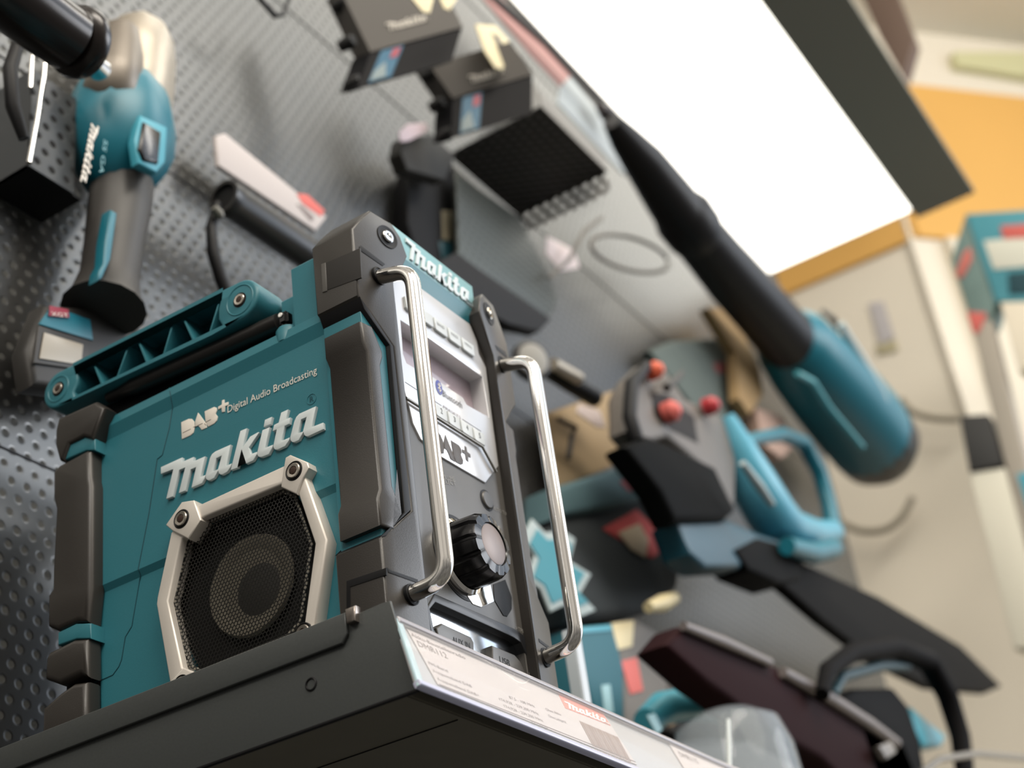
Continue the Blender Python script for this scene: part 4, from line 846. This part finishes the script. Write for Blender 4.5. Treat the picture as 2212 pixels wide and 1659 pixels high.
sp_ = [(1150, 1120), (1178, 1150), (1218, 1146), (1244, 1164), (1232, 1212), (1278, 1240), (1254, 1282), (1288, 1318), (1240, 1338), (1222, 1306), (1190, 1322), (1170, 1272), (1140, 1250), (1156, 1200), (1130, 1160)]
cx_ = sum(p[0] for p in sp_) / len(sp_); cy_ = sum(p[1] for p in sp_) / len(sp_)
pl('rim', sp_, .262, .003, mat('rim white', (160, 172, 172), .6), star)
pl('field', [(cx_ + (x - cx_) * .80, cy_ + (y - cy_) * .80) for x, y in sp_], .2605, .001, mat('turquoise print', (48, 128, 142), .6), star, .0003)
wq = on(1254, 1500, 1, .10); wz = on(1238, 1366, 1, wq.y).z; ww = 36 * depth(wq) / FPX
wp = box('white_post', (wq.x - ww * .45, wq.y - .006, 0), (wq.x + ww * .45, wq.y + .006, wz), mat('white post paint', (200, 206, 212), .4), None, .001); label(wp, 'slim white upright post right behind the lower guard bar end', 'post')
def carton(name, pts, Y, th, m, lab, marks=(), cat='box', group='boxed tools low on the wall'):
    t = thing(name, lab, cat, base(pts[0][0], pts[0][1], Y), group)
    pl('box_body', pts, Y, th, m, t, .004)
    for nm, pts_, mm in marks: pl(nm, pts_, Y - .0012, .001, mm, t, .0003)
    return t
carton('tool_box', [(1250, 1352), (1322, 1346), (1348, 1440), (1350, 1570), (1290, 1560), (1262, 1450)], .25, .08, mat('box teal', (28, 92, 106), .6), 'tall teal tool box beside the white post', [('light_band', [(1254, 1356), (1320, 1350), (1323, 1362), (1257, 1368)], TEALL), ('light_print', [(1300, 1480), (1318, 1478), (1326, 1540), (1308, 1544)], mat('print pale', (150, 188, 196), .6))])
carton('display_carton', [(1322, 1344), (1372, 1336), (1420, 1366), (1440, 1440), (1450, 1560), (1350, 1570), (1346, 1440)], .28, .06, mat('carton grey', (112, 108, 104), .7), 'grey carton with cream and red print beside the teal tool box', [('cream_print', [(1322, 1346), (1370, 1340), (1366, 1396), (1334, 1404)], CREAM), ('red_print', [(1342, 1428), (1376, 1420), (1390, 1492), (1362, 1500)], RED)])
carton('display_carton', [(1420, 1390), (1520, 1440), (1530, 1520), (1452, 1560), (1440, 1440)], .29, .05, MATS['carton grey'], 'grey carton with one pale red print above the round black saw', [('red_print', [(1436, 1412), (1474, 1418), (1480, 1480), (1450, 1484)], mat('pale red', (186, 120, 104), .6))])
by = tb('cream_fitting', [(1400, 1312, 12), (1430, 1304, 20), (1456, 1292, 14)], .24, mat('pale brass', (196, 182, 142), .5), None, 12); label(by, 'small cream yellow fitting under the tool bag', 'fitting')
tbg = thing('teal_tool', 'light teal tool lying low behind the price rail', 'power tool', base(1480, 1540, .22))
tb('tool_body', [(1396, 1560, 30), (1430, 1530, 36), (1490, 1520, 36), (1550, 1530, 30), (1566, 1545, 20)], .20, TEALL, tbg, 14)
pl('pale_decal', [(1398, 1545), (1416, 1540), (1432, 1576), (1420, 1586)], .17, .002, mat('print pale', (150, 188, 196), .6), tbg)
bsw = thing('black_saw', 'round black saw guard with a tan rim behind the clear dome', 'power tool', base(1500, 1620, .25))
tb('guard', [(1440, 1600, 24), (1470, 1572, 30), (1530, 1560, 34), (1600, 1570, 34)], .25, BLACK, bsw, 16)
tb('tan_rim', [(1446, 1568, 6, .245), (1490, 1538, 8, .245), (1540, 1530, 8, .245), (1574, 1542, 6, .245)], .245, mat('tan rim', (178, 156, 132), .5), bsw, 8)
bl2 = tb('blue_handle', [(1560, 1500, 14), (1600, 1512, 18), (1640, 1530, 14)], .16, mat('blue grey', (88, 100, 124), .4), None, 12); label(bl2, 'blue grey curved grip below the maroon bar cover', 'grip')
# clear dome on the shelf
dc = on(1590, 1660, 1, .09); dr = 142 * depth(dc) / FPX; dt = on(1590, 1552, 1, .09).z
dome = thing('clear_dome', 'clear plastic dome cover standing on the shelf beyond the radio', 'cover', (dc.x, dc.y, 0))
lathe('shell', (dc.x, dc.y, 0), (0, 0, 1), [(dr, 0), (dr, dt * .45), (dr * .96, dt * .72), (dr * .82, dt * .90), (dr * .5, dt * .98), (0, dt), (0, dt - .001), (dr * .49, dt * .97), (dr * .80, dt * .885), (dr * .94, dt * .71), (dr * .975, dt * .45), (dr * .975, 0)], mat('clear dome plastic', (190, 200, 208), .08, alpha=.20), dome, 48)
tb('dome_rib', [(1573, 1556, 5, .04), (1574, 1600, 6, .035), (1576, 1700, 6, .035)], .035, mat('rib white', (200, 206, 206), .3, alpha=.8), dome, 8)
lathe('base_knob', (dc.x + .01, dc.y, .003), (0, 0, 1), [(.014, 0), (.014, .03), (.006, .036), (0, .036)], mat('knob tan', (150, 118, 92), .5), dome, 20)
lathe('base_plate', (dc.x, dc.y, .0), (0, 0, 1), [(dr * .9, 0), (dr * .9, .004), (0, .004)], mat('dome base', (60, 62, 66), .4), dome, 40)

# right hand display stand and bits on the far wall
GX = SX(2.5)
gd = thing('display_stand', 'white and teal display stand with red labels at the right edge', 'display stand', tuple(on(2160, 1200, 0, 2.5)))
GP = lambda n, p, w0, w1, m: prism(n, GX, p, w0, w1, m, gd, .003)
GP('teal_header', [(2086, 462), (2260, 450), (2260, 650), (2150, 652)], -.06, 0, mat('header teal', (74, 146, 160), .5))
GP('side_panel', [(2086, 462), (2150, 652), (2140, 690), (2096, 690), (2054, 560)], -.08, -.004, mat('side grey teal', (108, 132, 128), .6))
GP('white_stripe', [(2124, 520), (2260, 505), (2260, 572), (2146, 582)], 0, .002, mat('stripe cream', (214, 214, 200), .6))
GP('dark_window', [(2176, 590), (2260, 580), (2260, 630), (2180, 634)], .001, .004, TEAL_DK)
GP('red_label', [(2160, 488), (2260, 480), (2260, 512), (2168, 516)], 0, .003, RED)
GP('red_label', [(2080, 545), (2096, 532), (2100, 560), (2078, 600), (2062, 596)], -.003, .001, mat('label soft red', (196, 110, 100), .6))
GP('red_corner', [(2088, 672), (2132, 676), (2112, 720), (2100, 716)], -.003, .002, RED)
GP('grey_post', [(2096, 690), (2140, 690), (2180, 850), (2260, 1180), (2260, 1300), (2200, 1120), (2126, 820)], -.05, -.002, mat('post grey', (160, 152, 140), .6))
GP('cream_board', [(2160, 652), (2260, 650), (2260, 800), (2200, 800)], -.05, -.001, mat('board cream', (226, 216, 196), .6))
GP('dark_holder', [(2072, 898), (2134, 894), (2168, 1002), (2094, 1018)], -.06, .004, mat('holder charcoal', (34, 33, 32), .5))
GP('white_base', [(2094, 1022), (2170, 1010), (2230, 1230), (2260, 1400), (2190, 1400)], -.05, -.002, mat('base white', (216, 212, 196), .6))
GP('teal_edge', [(2196, 1024), (2260, 1010), (2260, 1160), (2224, 1110)], 0, .003, TEALL)
cvs = thing('wall_poster', 'small pale grey poster on the cream far wall', 'poster', tuple(on(1890, 700, 0, 2.99)))
FW = SX(2.995)
prism('sheet', FW, [(1876, 655), (1908, 650), (1932, 730), (1900, 745)], 0, .004, mat('poster lilac', (186, 182, 184), .7), cvs, .001)
prism('print_band', FW, [(1890, 745), (1932, 735), (1940, 755), (1896, 765)], 0, .003, mat('poster olive', (180, 172, 140), .7), cvs, .001)
for p_, lab in (([(1948, 862), (1966, 888), (2010, 904), (2072, 906)], 'grey curved wire on the cream wall right of the leaf blower'), ([(1812, 1126), (1860, 1150), (1916, 1146), (1952, 1116), (1972, 1074)], 'grey curved wire on the cream wall right of the hedge trimmer')):
    P = [on(*p, 0, 2.94) for p in p_]; label(tube('wire_hook', smooth_path(P, .1), .010, mat('wire beige', (150, 142, 126), .5), None, 8), lab, 'hook', 'curved wires on the far wall')
br = prism('ceiling_sign', SX(2.5), [(1852, -30), (1930, -30), (1974, 84), (1950, 166), (1900, 78)], -.05, 0, mat('sign brown', (100, 82, 72), .6)); label(br, 'brown hanging sign beside the canopy near the ceiling', 'sign')
cl = prism('ceiling_light', WR, [(2060, 112), (2260, 112), (2260, 172), (2130, 150), (2066, 140)], .0, .03, mat('pale green lamp', (204, 202, 160), .5)); label(cl, 'pale green strip lamp high on the right wall', 'lamp')
